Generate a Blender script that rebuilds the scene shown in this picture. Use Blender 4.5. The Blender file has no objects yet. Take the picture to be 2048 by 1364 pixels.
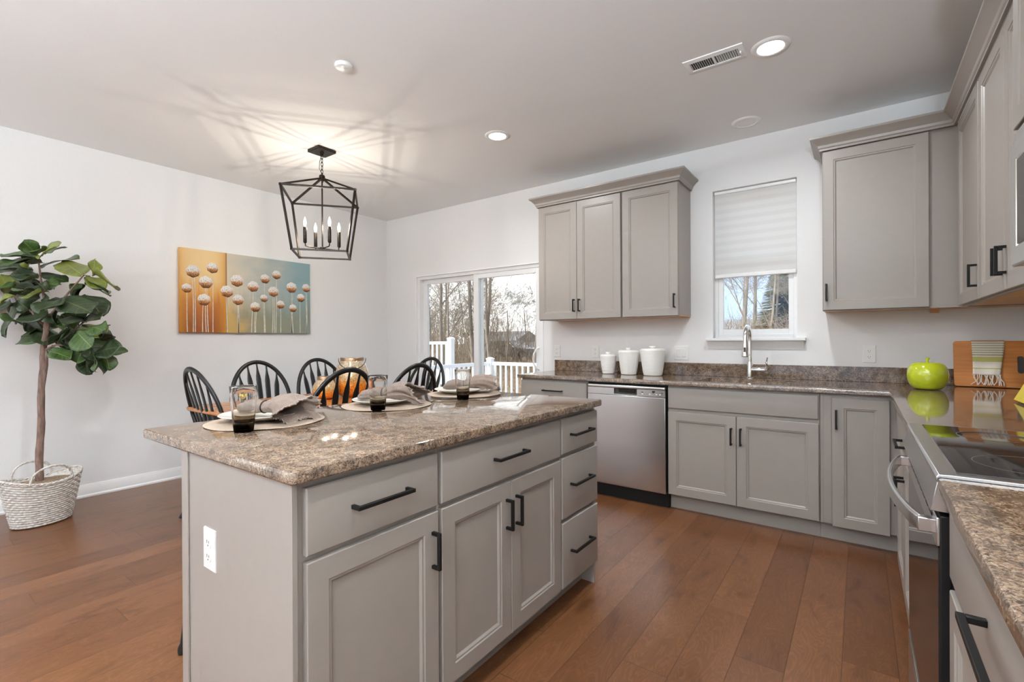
import bpy, math, random
from mathutils import Vector, Matrix, noise
SC = bpy.context.scene
COL = SC.collection
PI = math.pi
rad = math.radians

# ------------------------------------------------------------------ camera
cam_d = bpy.data.cameras.new('camera')
cam = bpy.data.objects.new('camera', cam_d)
COL.objects.link(cam)
cam_d.sensor_fit = 'HORIZONTAL'
cam_d.sensor_width = 36.0
cam_d.lens = 955.5 / 2048 * 36.0
cam_d.clip_start = 0.02
cam_d.clip_end = 400
yaw, pitch, roll = rad(36.04), rad(0.104), rad(-0.309)
Ry = Matrix(((math.cos(yaw), math.sin(yaw), 0), (0, 0, -1), (-math.sin(yaw), math.cos(yaw), 0)))
Rx = Matrix(((1, 0, 0), (0, math.cos(pitch), -math.sin(pitch)), (0, math.sin(pitch), math.cos(pitch))))
Rz = Matrix(((math.cos(roll), -math.sin(roll), 0), (math.sin(roll), math.cos(roll), 0), (0, 0, 1)))
RR = Rz @ Rx @ Ry                      # world -> (right, down, forward)
m = Matrix.Identity(4)
for i in range(3):
    m[i][0] = RR[0][i]
    m[i][1] = -RR[1][i]
    m[i][2] = -RR[2][i]
m[0][3], m[1][3], m[2][3] = 0.0, 0.0, 1.209
cam.matrix_world = m
SC.camera = cam

# ------------------------------------------------------------------ view and light
SC.view_settings.view_transform = 'Standard'
SC.view_settings.look = 'None'
SC.view_settings.gamma = 1.0
SC.view_settings.exposure = 0.48
SC.view_settings.use_curve_mapping = False
cy = SC.cycles
cy.max_bounces = 12
cy.diffuse_bounces = 6
cy.glossy_bounces = 5
cy.transmission_bounces = 10
cy.transparent_max_bounces = 24
cy.caustics_reflective = False
cy.caustics_refractive = False
cy.sample_clamp_indirect = 6.0
cy.use_denoising = True

UP_W = 88.0           # each added uplight, unseen behind the camera
CAN_W = 11.5          # each recessed ceiling light
SKY = 2.7
world = bpy.data.worlds.new('sky')
SC.world = world
world.use_nodes = True
wt = world.node_tree
wt.nodes.clear()
w_out = wt.nodes.new('ShaderNodeOutputWorld')
w_bg = wt.nodes.new('ShaderNodeBackground')
w_tc = wt.nodes.new('ShaderNodeTexCoord')
w_no = wt.nodes.new('ShaderNodeTexNoise')
w_no.inputs['Scale'].default_value = 2.2
w_no.inputs['Detail'].default_value = 5
w_rp = wt.nodes.new('ShaderNodeValToRGB')
w_rp.color_ramp.elements[0].position = 0.42
w_rp.color_ramp.elements[0].color = (0.22, 0.28, 0.385, 1)
w_rp.color_ramp.elements[1].position = 0.6
w_rp.color_ramp.elements[1].color = (1.0, 1.0, 1.0, 1)
# a bank of bright cloud over the woods at the left, clear blue further right
w_sx = wt.nodes.new('ShaderNodeSeparateXYZ')
w_ma = wt.nodes.new('ShaderNodeMath'); w_ma.operation = 'MULTIPLY_ADD'
w_ma.inputs[1].default_value = -0.55; w_ma.inputs[2].default_value = -0.22
w_ad = wt.nodes.new('ShaderNodeMath'); w_ad.operation = 'ADD'
wt.links.new(w_tc.outputs['Generated'], w_no.inputs['Vector'])
wt.links.new(w_tc.outputs['Generated'], w_sx.inputs[0])
wt.links.new(w_sx.outputs['X'], w_ma.inputs[0])
wt.links.new(w_no.outputs['Fac'], w_ad.inputs[0]); wt.links.new(w_ma.outputs[0], w_ad.inputs[1])
wt.links.new(w_ad.outputs[0], w_rp.inputs['Fac'])
wt.links.new(w_rp.outputs['Color'], w_bg.inputs['Color'])
w_bg.inputs['Strength'].default_value = SKY
wt.links.new(w_bg.outputs['Background'], w_out.inputs['Surface'])

sun_d = bpy.data.lights.new('sun', 'SUN')
sun_d.energy = 4.0
sun_d.angle = rad(1.0)
sun_d.color = (1.0, 0.94, 0.85)
sun = bpy.data.objects.new('sun', sun_d)
COL.objects.link(sun)
sun.rotation_euler = (rad(52), 0, rad(-25))     # from behind the house, over the roof, towards the woods

# ------------------------------------------------------------------ node helpers
def new_mat(name):
    mt = bpy.data.materials.new(name)
    mt.use_nodes = True
    nt = mt.node_tree
    return mt, nt, nt.nodes['Principled BSDF']

def setp(b, color=None, rough=None, metal=None, ior=None, coat=None, spec=None, trans=None):
    if color is not None: b.inputs['Base Color'].default_value = (*color, 1)
    if rough is not None: b.inputs['Roughness'].default_value = rough
    if metal is not None: b.inputs['Metallic'].default_value = metal
    if ior is not None: b.inputs['IOR'].default_value = ior
    if coat is not None: b.inputs['Coat Weight'].default_value = coat
    if spec is not None: b.inputs['Specular IOR Level'].default_value = spec
    if trans is not None: b.inputs['Transmission Weight'].default_value = trans

def node(nt, t, **kw):
    n = nt.nodes.new(t)
    for k, v in kw.items():
        if k in ('operation', 'blend_type', 'data_type', 'feature', 'noise_dimensions', 'wave_type', 'bands_direction', 'distance', 'interpolation_type', 'white_noise_dimensions'):
            setattr(n, k, v)
        else:
            n.inputs[k.replace('_', ' ')].default_value = v
    return n

def coords(nt, scale=(1, 1, 1), loc=(0, 0, 0), out='Object'):
    tc = nt.nodes.new('ShaderNodeTexCoord')
    mp = nt.nodes.new('ShaderNodeMapping')
    mp.inputs['Scale'].default_value = scale
    mp.inputs['Location'].default_value = loc
    nt.links.new(tc.outputs[out], mp.inputs['Vector'])
    return mp.outputs['Vector']

def ramp(nt, fac, stops, interp='LINEAR'):
    r = nt.nodes.new('ShaderNodeValToRGB')
    r.color_ramp.interpolation = interp
    el = r.color_ramp.elements
    while len(el) < len(stops): el.new(0.5)
    for e, (p, c) in zip(el, stops):
        e.position = p
        e.color = (*c, 1)
    nt.links.new(fac, r.inputs['Fac'])
    return r.outputs['Color']

def mixc(nt, fac, a, b, blend='MIX'):
    n = nt.nodes.new('ShaderNodeMix')
    n.data_type = 'RGBA'
    n.blend_type = blend
    for sock, v in ((n.inputs[0], fac), (n.inputs[6], a), (n.inputs[7], b)):
        if isinstance(v, (int, float)): sock.default_value = v
        elif isinstance(v, tuple): sock.default_value = (*v, 1)
        else: nt.links.new(v, sock)
    return n.outputs[2]

def math_n(nt, op, a, b=None, c=None):
    n = nt.nodes.new('ShaderNodeMath')
    n.operation = op
    for i, v in enumerate((a, b, c)):
        if v is None: continue
        if isinstance(v, (int, float)): n.inputs[i].default_value = v
        else: nt.links.new(v, n.inputs[i])
    return n.outputs[0]

def bump(nt, b, height, strength=0.2, dist=0.002):
    bn = nt.nodes.new('ShaderNodeBump')
    bn.inputs['Strength'].default_value = strength
    bn.inputs['Distance'].default_value = dist
    nt.links.new(height, bn.inputs['Height'])
    nt.links.new(bn.outputs['Normal'], b.inputs['Normal'])

def plain(name, color, rough=0.5, metal=0.0, nscale=30, namp=0.06, bstr=0.0, stretch=(1, 1, 1), **kw):
    """a surface with a slight procedural unevenness of tone (and optional bump)"""
    mt, nt, b = new_mat(name)
    setp(b, color, rough, metal, **kw)
    v = coords(nt, stretch)
    n = node(nt, 'ShaderNodeTexNoise', Scale=nscale, Detail=4.0)
    nt.links.new(v, n.inputs['Vector'])
    lo = tuple(max(0, c * (1 - namp)) for c in color)
    hi = tuple(min(1, c * (1 + namp)) for c in color)
    nt.links.new(ramp(nt, n.outputs['Fac'], [(0.3, lo), (0.7, hi)]), b.inputs['Base Color'])
    if bstr: bump(nt, b, n.outputs['Fac'], bstr)
    return mt

def emit(name, color, strength):
    mt, nt, b = new_mat(name)
    setp(b, color, 0.4)
    b.inputs['Emission Color'].default_value = (*color, 1)
    b.inputs['Emission Strength'].default_value = strength
    return mt

# ------------------------------------------------------------------ materials
M = {}
M['wall'] = plain('wall_paint', (0.815, 0.815, 0.81), 0.65, nscale=90, namp=0.01, bstr=0.05)
M['ceiling'] = plain('ceiling_paint', (0.84, 0.842, 0.842), 0.8, nscale=120, namp=0.01, bstr=0.06)
M['trim'] = plain('white_trim', (0.86, 0.86, 0.855), 0.35, nscale=40, namp=0.01)
M['vinyl'] = plain('white_vinyl', (0.88, 0.885, 0.885), 0.3, nscale=40, namp=0.01)
M['cab'] = plain('cabinet_paint', (0.298, 0.264, 0.234), 0.36, nscale=25, namp=0.015)
M['maple'] = plain('maple_veneer', (0.62, 0.33, 0.13), 0.45, nscale=14, namp=0.2, stretch=(1, 8, 8))
M['black'] = plain('matte_black_metal', (0.007, 0.0065, 0.006), 0.45, 0.0, nscale=60, namp=0.1, spec=0.25)
M['bronze'] = plain('dark_bronze', (0.035, 0.027, 0.022), 0.38, 0.85, nscale=40, namp=0.15)
M['plastic'] = plain('white_plastic', (0.84, 0.84, 0.82), 0.3, nscale=50, namp=0.01)
M['slot'] = plain('dark_slot', (0.05, 0.048, 0.045), 0.6, nscale=50, namp=0.1)
M['blackgap'] = plain('black_kick', (0.007, 0.006, 0.006), 0.5, nscale=50, namp=0.1, spec=0.25)
M['chairblack'] = plain('black_lacquer', (0.008, 0.0075, 0.007), 0.32, nscale=40, namp=0.15, spec=0.4)
M['ceramic'] = plain('white_ceramic', (0.83, 0.82, 0.79), 0.35, nscale=30, namp=0.01)
M['ivory'] = plain('ivory_glaze', (0.70, 0.67, 0.60), 0.12, nscale=30, namp=0.02)
M['lime'] = plain('lime_glaze', (0.50, 0.57, 0.018), 0.09, nscale=40, namp=0.08, bstr=0.12, coat=0.6)
M['chrome'] = plain('chrome', (0.86, 0.86, 0.87), 0.06, 1.0, nscale=20, namp=0.01)
M['blackglass'] = plain('black_glass', (0.016, 0.013, 0.012), 0.07, nscale=5, namp=0.05, ior=1.33)
M['yellow'] = plain('yellow_cover', (0.74, 0.60, 0.05), 0.3, nscale=12, namp=0.05)
M['paper'] = plain('paper', (0.8, 0.78, 0.72), 0.7, nscale=200, namp=0.08, stretch=(1, 1, 30))

mt, nt, b = new_mat('stainless')                       # brushed steel
setp(b, (0.66, 0.655, 0.65), 0.27, 1.0)
v = coords(nt, (4, 4, 4))
n = node(nt, 'ShaderNodeTexNoise', Scale=3.0, Detail=2.0)
nt.links.new(v, n.inputs['Vector'])
nt.links.new(ramp(nt, n.outputs['Fac'], [(0.3, (0.655, 0.655, 0.65)), (0.7, (0.665, 0.665, 0.66))]), b.inputs['Base Color'])
mr = nt.nodes.new('ShaderNodeMapRange')
mr.inputs['To Min'].default_value = 0.24
mr.inputs['To Max'].default_value = 0.26
nt.links.new(n.outputs['Fac'], mr.inputs['Value'])
nt.links.new(mr.outputs['Result'], b.inputs['Roughness'])
M['steel'] = mt

mt, nt, b = new_mat('granite')                         # brown speckled polished granite
setp(b, (0.3, 0.23, 0.17), 0.06, 0, ior=1.66)
v = coords(nt)
nd = node(nt, 'ShaderNodeTexNoise', Scale=170.0, Detail=3.0)
nt.links.new(v, nd.inputs['Vector'])
dv = nt.nodes.new('ShaderNodeVectorMath'); dv.operation = 'MULTIPLY_ADD'
dv.inputs[1].default_value = (0.008, 0.008, 0.008)
nt.links.new(nd.outputs['Color'], dv.inputs[0]); nt.links.new(v, dv.inputs[2])
vo = node(nt, 'ShaderNodeTexVoronoi', Scale=400.0)
nt.links.new(dv.outputs['Vector'], vo.inputs['Vector'])
sp = nt.nodes.new('ShaderNodeSeparateColor'); nt.links.new(vo.outputs['Color'], sp.inputs['Color'])
base = ramp(nt, sp.outputs['Red'], [(0.0, (0.016, 0.012, 0.010)), (0.18, (0.042, 0.029, 0.022)), (0.32, (0.130, 0.082, 0.055)), (0.62, (0.215, 0.146, 0.100)), (0.84, (0.30, 0.230, 0.168)), (1.0, (0.40, 0.34, 0.27))])
vo2 = node(nt, 'ShaderNodeTexVoronoi', Scale=190.0, feature='SMOOTH_F1')
vo2.inputs['Smoothness'].default_value = 0.35
nt.links.new(dv.outputs['Vector'], vo2.inputs['Vector'])
sp2 = nt.nodes.new('ShaderNodeSeparateColor'); nt.links.new(vo2.outputs['Color'], sp2.inputs['Color'])
base2 = ramp(nt, sp2.outputs['Green'], [(0.12, (0.030, 0.022, 0.018)), (0.35, (0.150, 0.096, 0.064)), (0.62, (0.235, 0.165, 0.115)), (0.9, (0.36, 0.29, 0.22))])
base = mixc(nt, 0.45, base, base2)
n2 = node(nt, 'ShaderNodeTexNoise', Scale=26.0, Detail=4.0)
nt.links.new(v, n2.inputs['Vector'])
cl = ramp(nt, n2.outputs['Fac'], [(0.36, (0.50, 0.46, 0.44)), (0.58, (1.12, 1.06, 1.0))])
nt.links.new(mixc(nt, 0.85, base, cl, 'MULTIPLY'), b.inputs['Base Color'])
M['granite'] = mt

mt, nt, b = new_mat('maple_floor')                     # planks run along Y
setp(b, (0.25, 0.12, 0.06), 0.30, 0, ior=1.40)
tc = nt.nodes.new('ShaderNodeTexCoord')
sx = nt.nodes.new('ShaderNodeSeparateXYZ'); nt.links.new(tc.outputs['Object'], sx.inputs[0])
PW, PL = 0.1675, 1.25
gx = math_n(nt, 'DIVIDE', math_n(nt, 'ADD', sx.outputs['X'], 0.057), PW)
row = math_n(nt, 'FLOOR', gx)
fx = math_n(nt, 'FRACT', gx)
wn = nt.nodes.new('ShaderNodeTexWhiteNoise'); wn.noise_dimensions = '1D'
nt.links.new(row, wn.inputs['W'])
gy = math_n(nt, 'DIVIDE', math_n(nt, 'ADD', sx.outputs['Y'], math_n(nt, 'MULTIPLY', wn.outputs['Value'], 7.0)), PL)
pl = math_n(nt, 'FLOOR', gy)
fy = math_n(nt, 'FRACT', gy)
cb = nt.nodes.new('ShaderNodeCombineXYZ'); nt.links.new(row, cb.inputs[0]); nt.links.new(pl, cb.inputs[1])
wn2 = nt.nodes.new('ShaderNodeTexWhiteNoise'); wn2.noise_dimensions = '2D'
nt.links.new(cb.outputs[0], wn2.inputs['Vector'])
tone = ramp(nt, wn2.outputs['Value'], [(0.0, (0.132, 0.052, 0.0205)), (0.5, (0.155, 0.063, 0.0255)), (1.0, (0.186, 0.078, 0.0325))])
# grain: stretched noise, offset per plank
off = nt.nodes.new('ShaderNodeVectorMath'); off.operation = 'MULTIPLY_ADD'
off.inputs[1].default_value = (9, 9, 9)
nt.links.new(wn2.outputs['Color'], off.inputs[0]); nt.links.new(tc.outputs['Object'], off.inputs[2])
mp = nt.nodes.new('ShaderNodeMapping'); mp.inputs['Scale'].default_value = (7.5, 1.5, 1)
nt.links.new(off.outputs[0], mp.inputs['Vector'])
g1 = node(nt, 'ShaderNodeTexNoise', Scale=1.6, Detail=3.0, Distortion=1.2); nt.links.new(mp.outputs[0], g1.inputs['Vector'])
wv = math_n(nt, 'SINE', math_n(nt, 'MULTIPLY', g1.outputs['Fac'], 95.0))           # contour figure of the maple
fig = ramp(nt, wv, [(0.0, (0.78, 0.75, 0.72)), (0.6, (1.0, 1.0, 1.0)), (1.0, (1.22, 1.19, 1.16))])
mp2 = nt.nodes.new('ShaderNodeMapping'); mp2.inputs['Scale'].default_value = (11, 3.4, 1)
nt.links.new(off.outputs[0], mp2.inputs['Vector'])
g2 = node(nt, 'ShaderNodeTexNoise', Scale=1.0, Detail=5.0, Distortion=0.6); nt.links.new(mp2.outputs[0], g2.inputs['Vector'])
blot = ramp(nt, g2.outputs['Fac'], [(0.27, (0.55, 0.49, 0.46)), (0.42, (0.96, 0.95, 0.94)), (0.55, (1.0, 1.0, 1.0)), (0.75, (1.14, 1.13, 1.12))])
c1 = mixc(nt, 0.5, tone, fig, 'MULTIPLY')
c2 = mixc(nt, 0.9, c1, blot, 'MULTIPLY')
ex = math_n(nt, 'MULTIPLY', math_n(nt, 'MINIMUM', fx, math_n(nt, 'SUBTRACT', 1.0, fx)), PW)
ey = math_n(nt, 'MULTIPLY', math_n(nt, 'MINIMUM', fy, math_n(nt, 'SUBTRACT', 1.0, fy)), PL)
edge = math_n(nt, 'MINIMUM', ex, ey)
seam = nt.nodes.new('ShaderNodeMapRange'); seam.inputs['From Min'].default_value = 0.0004; seam.inputs['From Max'].default_value = 0.0022
nt.links.new(edge, seam.inputs['Value'])
c3 = mixc(nt, math_n(nt, 'SUBTRACT', 1.0, seam.outputs[0]), c2, (0.07, 0.028, 0.012))
nt.links.new(c3, b.inputs['Base Color'])
hgt = math_n(nt, 'ADD', seam.outputs[0], math_n(nt, 'MULTIPLY', g2.outputs['Fac'], 0.9))
bump(nt, b, hgt, 0.22, 0.0015)
M['floor'] = mt

def wood(name, a, c, rough=0.35, scale=(3, 30, 30), sc=2.0):
    mt, nt, b = new_mat(name)
    setp(b, a, rough)
    v = coords(nt, scale)
    n = node(nt, 'ShaderNodeTexNoise', Scale=sc, Detail=6.0, Distortion=0.5)
    nt.links.new(v, n.inputs['Vector'])
    nt.links.new(ramp(nt, n.outputs['Fac'], [(0.3, a), (0.7, c)]), b.inputs['Base Color'])
    bump(nt, b, n.outputs['Fac'], 0.08)
    return mt
M['table'] = wood('oak_table', (0.36, 0.13, 0.032), (0.52, 0.21, 0.06), 0.25, (25, 2, 25))
M['board'] = wood('bamboo_board', (0.50, 0.17, 0.03), (0.64, 0.25, 0.058), 0.4, (2, 20, 34))
M['bark'] = wood('fig_bark', (0.10, 0.055, 0.04), (0.26, 0.17, 0.13), 0.8, (30, 30, 6))
M['treebark'] = wood('tree_bark', (0.155, 0.125, 0.098), (0.30, 0.255, 0.21), 0.9, (10, 10, 2))
M['brush'] = plain('dry_brush', (0.28, 0.215, 0.15), 0.9, nscale=3, namp=0.4)
M['ever'] = plain('evergreen', (0.085, 0.105, 0.05), 0.8, nscale=4, namp=0.4)

# thin clear glass: mirror reflection at grazing angles, otherwise clear
def thin_glass(name, tint, refl=0.05):
    mt, nt, b = new_mat(name)
    nt.nodes.remove(b)
    out = nt.nodes['Material Output']
    tr = nt.nodes.new('ShaderNodeBsdfTransparent'); tr.inputs['Color'].default_value = (*tint, 1)
    gl = nt.nodes.new('ShaderNodeBsdfGlossy'); gl.inputs['Roughness'].default_value = 0.0
    lw = nt.nodes.new('ShaderNodeLayerWeight'); lw.inputs['Blend'].default_value = 0.5
    nz = node(nt, 'ShaderNodeTexNoise', Scale=3.0); nt.links.new(coords(nt), nz.inputs['Vector'])
    f5 = math_n(nt, 'ADD', math_n(nt, 'MULTIPLY', math_n(nt, 'POWER', lw.outputs['Facing'], 3.5), 0.85), refl)
    f = math_n(nt, 'MULTIPLY', f5, math_n(nt, 'ADD', 0.95, math_n(nt, 'MULTIPLY', nz.outputs['Fac'], 0.1)))
    mx = nt.nodes.new('ShaderNodeMixShader')
    nt.links.new(f, mx.inputs[0]); nt.links.new(tr.outputs[0], mx.inputs[1]); nt.links.new(gl.outputs[0], mx.inputs[2])
    nt.links.new(mx.outputs[0], out.inputs['Surface'])
    return mt
M['pane'] = thin_glass('window_glass', (0.97, 0.985, 0.98))
mt, nt, b = new_mat('smoked_tumbler_glass')             # clear above, smoked to almost black in the thick base
nt.nodes.remove(b)
gb = nt.nodes.new('ShaderNodeBsdfGlass'); gb.inputs['IOR'].default_value = 1.45; gb.inputs['Roughness'].default_value = 0.0
tc = nt.nodes.new('ShaderNodeTexCoord'); sx = nt.nodes.new('ShaderNodeSeparateXYZ'); nt.links.new(tc.outputs['Generated'], sx.inputs[0])
nt.links.new(ramp(nt, sx.outputs['Z'], [(0.0, (0.04, 0.035, 0.025)), (0.15, (0.09, 0.075, 0.055)), (0.21, (0.58, 0.51, 0.41)), (0.34, (0.84, 0.80, 0.74)), (0.50, (0.985, 0.985, 0.98))]), gb.inputs['Color'])
nt.links.new(gb.outputs[0], nt.nodes['Material Output'].inputs['Surface'])
M['tumbler'] = mt

mt, nt, b = new_mat('shade_fabric')                    # banded roller shade
setp(b, (0.85, 0.85, 0.84), 0.8)
tc = nt.nodes.new('ShaderNodeTexCoord'); sx = nt.nodes.new('ShaderNodeSeparateXYZ'); nt.links.new(tc.outputs['Object'], sx.inputs[0])
fz = math_n(nt, 'FRACT', math_n(nt, 'DIVIDE', sx.outputs['Z'], 0.063))
band = ramp(nt, fz, [(0.0, (0.88, 0.88, 0.875)), (0.42, (0.88, 0.88, 0.875)), (0.5, (0.92, 0.92, 0.91)), (0.96, (0.92, 0.92, 0.91)), (1.0, (0.88, 0.88, 0.875))])
nt.links.new(band, b.inputs['Base Color'])
tl = nt.nodes.new('ShaderNodeBsdfTranslucent'); nt.links.new(band, tl.inputs['Color'])
mx = nt.nodes.new('ShaderNodeMixShader'); mx.inputs[0].default_value = 0.5
nt.links.new(b.outputs[0], mx.inputs[1]); nt.links.new(tl.outputs[0], mx.inputs[2])
nt.links.new(mx.outputs[0], nt.nodes['Material Output'].inputs['Surface'])
M['shade'] = mt

mt, nt, b = new_mat('linen')                           # woven napkin cloth
setp(b, (0.27, 0.22, 0.19), 0.9)
v = coords(nt, (1, 1, 1))
n = node(nt, 'ShaderNodeTexNoise', Scale=400.0, Detail=2.0); nt.links.new(v, n.inputs['Vector'])
n3 = node(nt, 'ShaderNodeTexNoise', Scale=9.0, Detail=2.0); nt.links.new(v, n3.inputs['Vector'])
c = mixc(nt, 1.0, ramp(nt, n.outputs['Fac'], [(0.35, (0.160, 0.120, 0.098)), (0.65, (0.275, 0.215, 0.178))]), ramp(nt, n3.outputs['Fac'], [(0.35, (0.85, 0.85, 0.85)), (0.65, (1.15, 1.12, 1.1))]), 'MULTIPLY')
nt.links.new(c, b.inputs['Base Color']); bump(nt, b, n.outputs['Fac'], 0.25)
M['linen'] = mt
M['fray'] = plain('frayed_edge', (0.40, 0.33, 0.28), 0.9, nscale=300, namp=0.15)
M['mat'] = plain('woven_placemat', (0.37, 0.285, 0.215), 0.75, nscale=260, namp=0.2, bstr=0.3)

mt, nt, b = new_mat('mercury_glass')                   # clear gold crackle above, amber below
setp(b, (0.7, 0.4, 0.1), 0.12, 0.25, coat=0.5)
tc = nt.nodes.new('ShaderNodeTexCoord'); sx = nt.nodes.new('ShaderNodeSeparateXYZ'); nt.links.new(tc.outputs['Generated'], sx.inputs[0])
n = node(nt, 'ShaderNodeTexNoise', Scale=26.0, Detail=4.0); nt.links.new(tc.outputs['Generated'], n.inputs['Vector'])
zz = math_n(nt, 'ADD', sx.outputs['Z'], math_n(nt, 'MULTIPLY', math_n(nt, 'SUBTRACT', n.outputs['Fac'], 0.5), 0.35))
c = ramp(nt, zz, [(0.05, (0.78, 0.20, 0.012)), (0.33, (0.82, 0.30, 0.03)), (0.5, (0.62, 0.42, 0.20)), (0.85, (0.62, 0.52, 0.38))])
c = mixc(nt, 0.75, c, ramp(nt, n.outputs['Fac'], [(0.40, (0.55, 0.50, 0.45)), (0.55, (1.1, 1.05, 1.0))]), 'MULTIPLY')
nt.links.new(c, b.inputs['Base Color'])
M['mercury'] = mt
M['brass'] = plain('aged_metal', (0.36, 0.22, 0.13), 0.35, 0.9, nscale=30, namp=0.2)

mt, nt, b = new_mat('whitewashed_wicker')
setp(b, (0.62, 0.58, 0.53), 0.75)
v = coords(nt)
n = node(nt, 'ShaderNodeTexNoise', Scale=70.0, Detail=3.0); nt.links.new(v, n.inputs['Vector'])
nt.links.new(ramp(nt, n.outputs['Fac'], [(0.32, (0.46, 0.40, 0.34)), (0.6, (0.70, 0.67, 0.63))]), b.inputs['Base Color'])
M['wicker'] = mt
M['fibre'] = plain('coconut_fibre', (0.24, 0.17, 0.11), 0.95, nscale=120, namp=0.5, bstr=0.6)

def leaf_mat(name, c, vein):
    mt, nt, b = new_mat(name)
    setp(b, c, 0.38)
    tc = nt.nodes.new('ShaderNodeTexCoord')
    sx = nt.nodes.new('ShaderNodeSeparateXYZ'); nt.links.new(tc.outputs['UV'], sx.inputs[0])
    # u across (0.5 on the midrib), v along the leaf
    a = math_n(nt, 'ABSOLUTE', math_n(nt, 'SUBTRACT', sx.outputs[0], 0.5))
    s = math_n(nt, 'ABSOLUTE', math_n(nt, 'SUBTRACT', math_n(nt, 'FRACT', math_n(nt, 'MULTIPLY', math_n(nt, 'SUBTRACT', sx.outputs[1], math_n(nt, 'MULTIPLY', a, 0.5)), 7.0)), 0.5))
    mid = math_n(nt, 'LESS_THAN', a, 0.022)
    sid = math_n(nt, 'LESS_THAN', s, 0.06)
    vn = math_n(nt, 'MAXIMUM', mid, math_n(nt, 'MULTIPLY', sid, 0.5))
    n = node(nt, 'ShaderNodeTexNoise', Scale=18.0, Detail=3.0); nt.links.new(tc.outputs['Object'], n.inputs['Vector'])
    base = ramp(nt, n.outputs['Fac'], [(0.3, tuple(k * 0.75 for k in c)), (0.7, tuple(k * 1.25 for k in c))])
    nt.links.new(mixc(nt, vn, base, vein), b.inputs['Base Color'])
    bump(nt, b, math_n(nt, 'ADD', n.outputs['Fac'], vn), 0.25, 0.003)
    return mt
M['leaf0'] = leaf_mat('leaf_dark', (0.022, 0.040, 0.014), (0.10, 0.13, 0.04))
M['leaf1'] = leaf_mat('leaf_mid', (0.042, 0.080, 0.018), (0.14, 0.20, 0.06))
M['leaf2'] = leaf_mat('leaf_young', (0.17, 0.20, 0.028), (0.28, 0.30, 0.08))

mt, nt, b = new_mat('canvas_paint')                    # orange panel left, grey-blue panel right
setp(b, (0.5, 0.4, 0.3), 0.45)
tc = nt.nodes.new('ShaderNodeTexCoord'); sx = nt.nodes.new('ShaderNodeSeparateXYZ'); nt.links.new(tc.outputs['Generated'], sx.inputs[0])
mp = nt.nodes.new('ShaderNodeMapping'); mp.inputs['Scale'].default_value = (1, 26, 2.4); nt.links.new(tc.outputs['Generated'], mp.inputs['Vector'])
ns = node(nt, 'ShaderNodeTexNoise', Scale=1.0, Detail=5.0, Distortion=0.4); nt.links.new(mp.outputs[0], ns.inputs['Vector'])
n5 = node(nt, 'ShaderNodeTexNoise', Scale=5.0, Detail=6.0); nt.links.new(tc.outputs['Generated'], n5.inputs['Vector'])
jz = math_n(nt, 'ADD', sx.outputs['Z'], math_n(nt, 'MULTIPLY', math_n(nt, 'SUBTRACT', ns.outputs['Fac'], 0.5), 0.34))
orange = ramp(nt, jz, [(0.05, (0.28, 0.075, 0.010)), (0.32, (0.42, 0.13, 0.016)), (0.48, (0.62, 0.29, 0.055)), (0.66, (0.72, 0.50, 0.22)), (0.95, (0.74, 0.52, 0.24))])
ey_ = math_n(nt, 'MULTIPLY', math_n(nt, 'ABSOLUTE', math_n(nt, 'SUBTRACT', sx.outputs['Y'], 0.15)), 6.2)
orange = mixc(nt, math_n(nt, 'POWER', math_n(nt, 'MINIMUM', ey_, 1.0), 4.0), orange, (0.55, 0.24, 0.02))
jy = math_n(nt, 'ADD', sx.outputs['Y'], math_n(nt, 'MULTIPLY', math_n(nt, 'SUBTRACT', n5.outputs['Fac'], 0.5), 0.5))
top = ramp(nt, jy, [(0.33, (0.60, 0.53, 0.40)), (0.5, (0.50, 0.49, 0.42)), (0.72, (0.32, 0.39, 0.38)), (0.95, (0.22, 0.35, 0.37))])
bot = ramp(nt, jy, [(0.33, (0.52, 0.35, 0.12)), (0.45, (0.30, 0.26, 0.16)), (0.7, (0.24, 0.25, 0.18)), (0.95, (0.22, 0.25, 0.21))])
blue = mixc(nt, ramp(nt, jz, [(0.22, (0, 0, 0)), (0.55, (1, 1, 1))]), bot, top)
isl = math_n(nt, 'LESS_THAN', sx.outputs['Y'], 0.31)
c = mixc(nt, isl, blue, orange)
line = math_n(nt, 'LESS_THAN', math_n(nt, 'ABSOLUTE', math_n(nt, 'SUBTRACT', sx.outputs['Y'], 0.31)), 0.004)
c = mixc(nt, line, c, (0.24, 0.12, 0.04))
nt.links.new(c, b.inputs['Base Color'])
bump(nt, b, ns.outputs['Fac'], 0.3)
M['canvas'] = mt
mt, nt, b = new_mat('flower_paint')                    # white dabs with a rusty base
setp(b, (0.7, 0.6, 0.5), 0.5)
tc = nt.nodes.new('ShaderNodeTexCoord'); sx = nt.nodes.new('ShaderNodeSeparateXYZ'); nt.links.new(tc.outputs['Generated'], sx.inputs[0])
n = node(nt, 'ShaderNodeTexNoise', Scale=14.0, Detail=3.0); nt.links.new(tc.outputs['Generated'], n.inputs['Vector'])
jz = math_n(nt, 'ADD', sx.outputs['Z'], math_n(nt, 'MULTIPLY', math_n(nt, 'SUBTRACT', n.outputs['Fac'], 0.5), 0.9))
c = ramp(nt, jz, [(0.14, (0.12, 0.045, 0.02)), (0.30, (0.46, 0.17, 0.035)), (0.44, (0.58, 0.33, 0.15)), (0.54, (0.74, 0.70, 0.65)), (0.7, (0.80, 0.78, 0.75))])
c = mixc(nt, 0.6, c, ramp(nt, n.outputs['Fac'], [(0.40, (0.45, 0.40, 0.36)), (0.52, (1, 1, 1))]), 'MULTIPLY')
nt.links.new(c, b.inputs['Base Color'])
bump(nt, b, n.outputs['Fac'], 0.5, 0.004)
M['flower'] = mt
M['stemline'] = plain('pale_stem_paint', (0.62, 0.60, 0.50), 0.5, nscale=30, namp=0.2)

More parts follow.
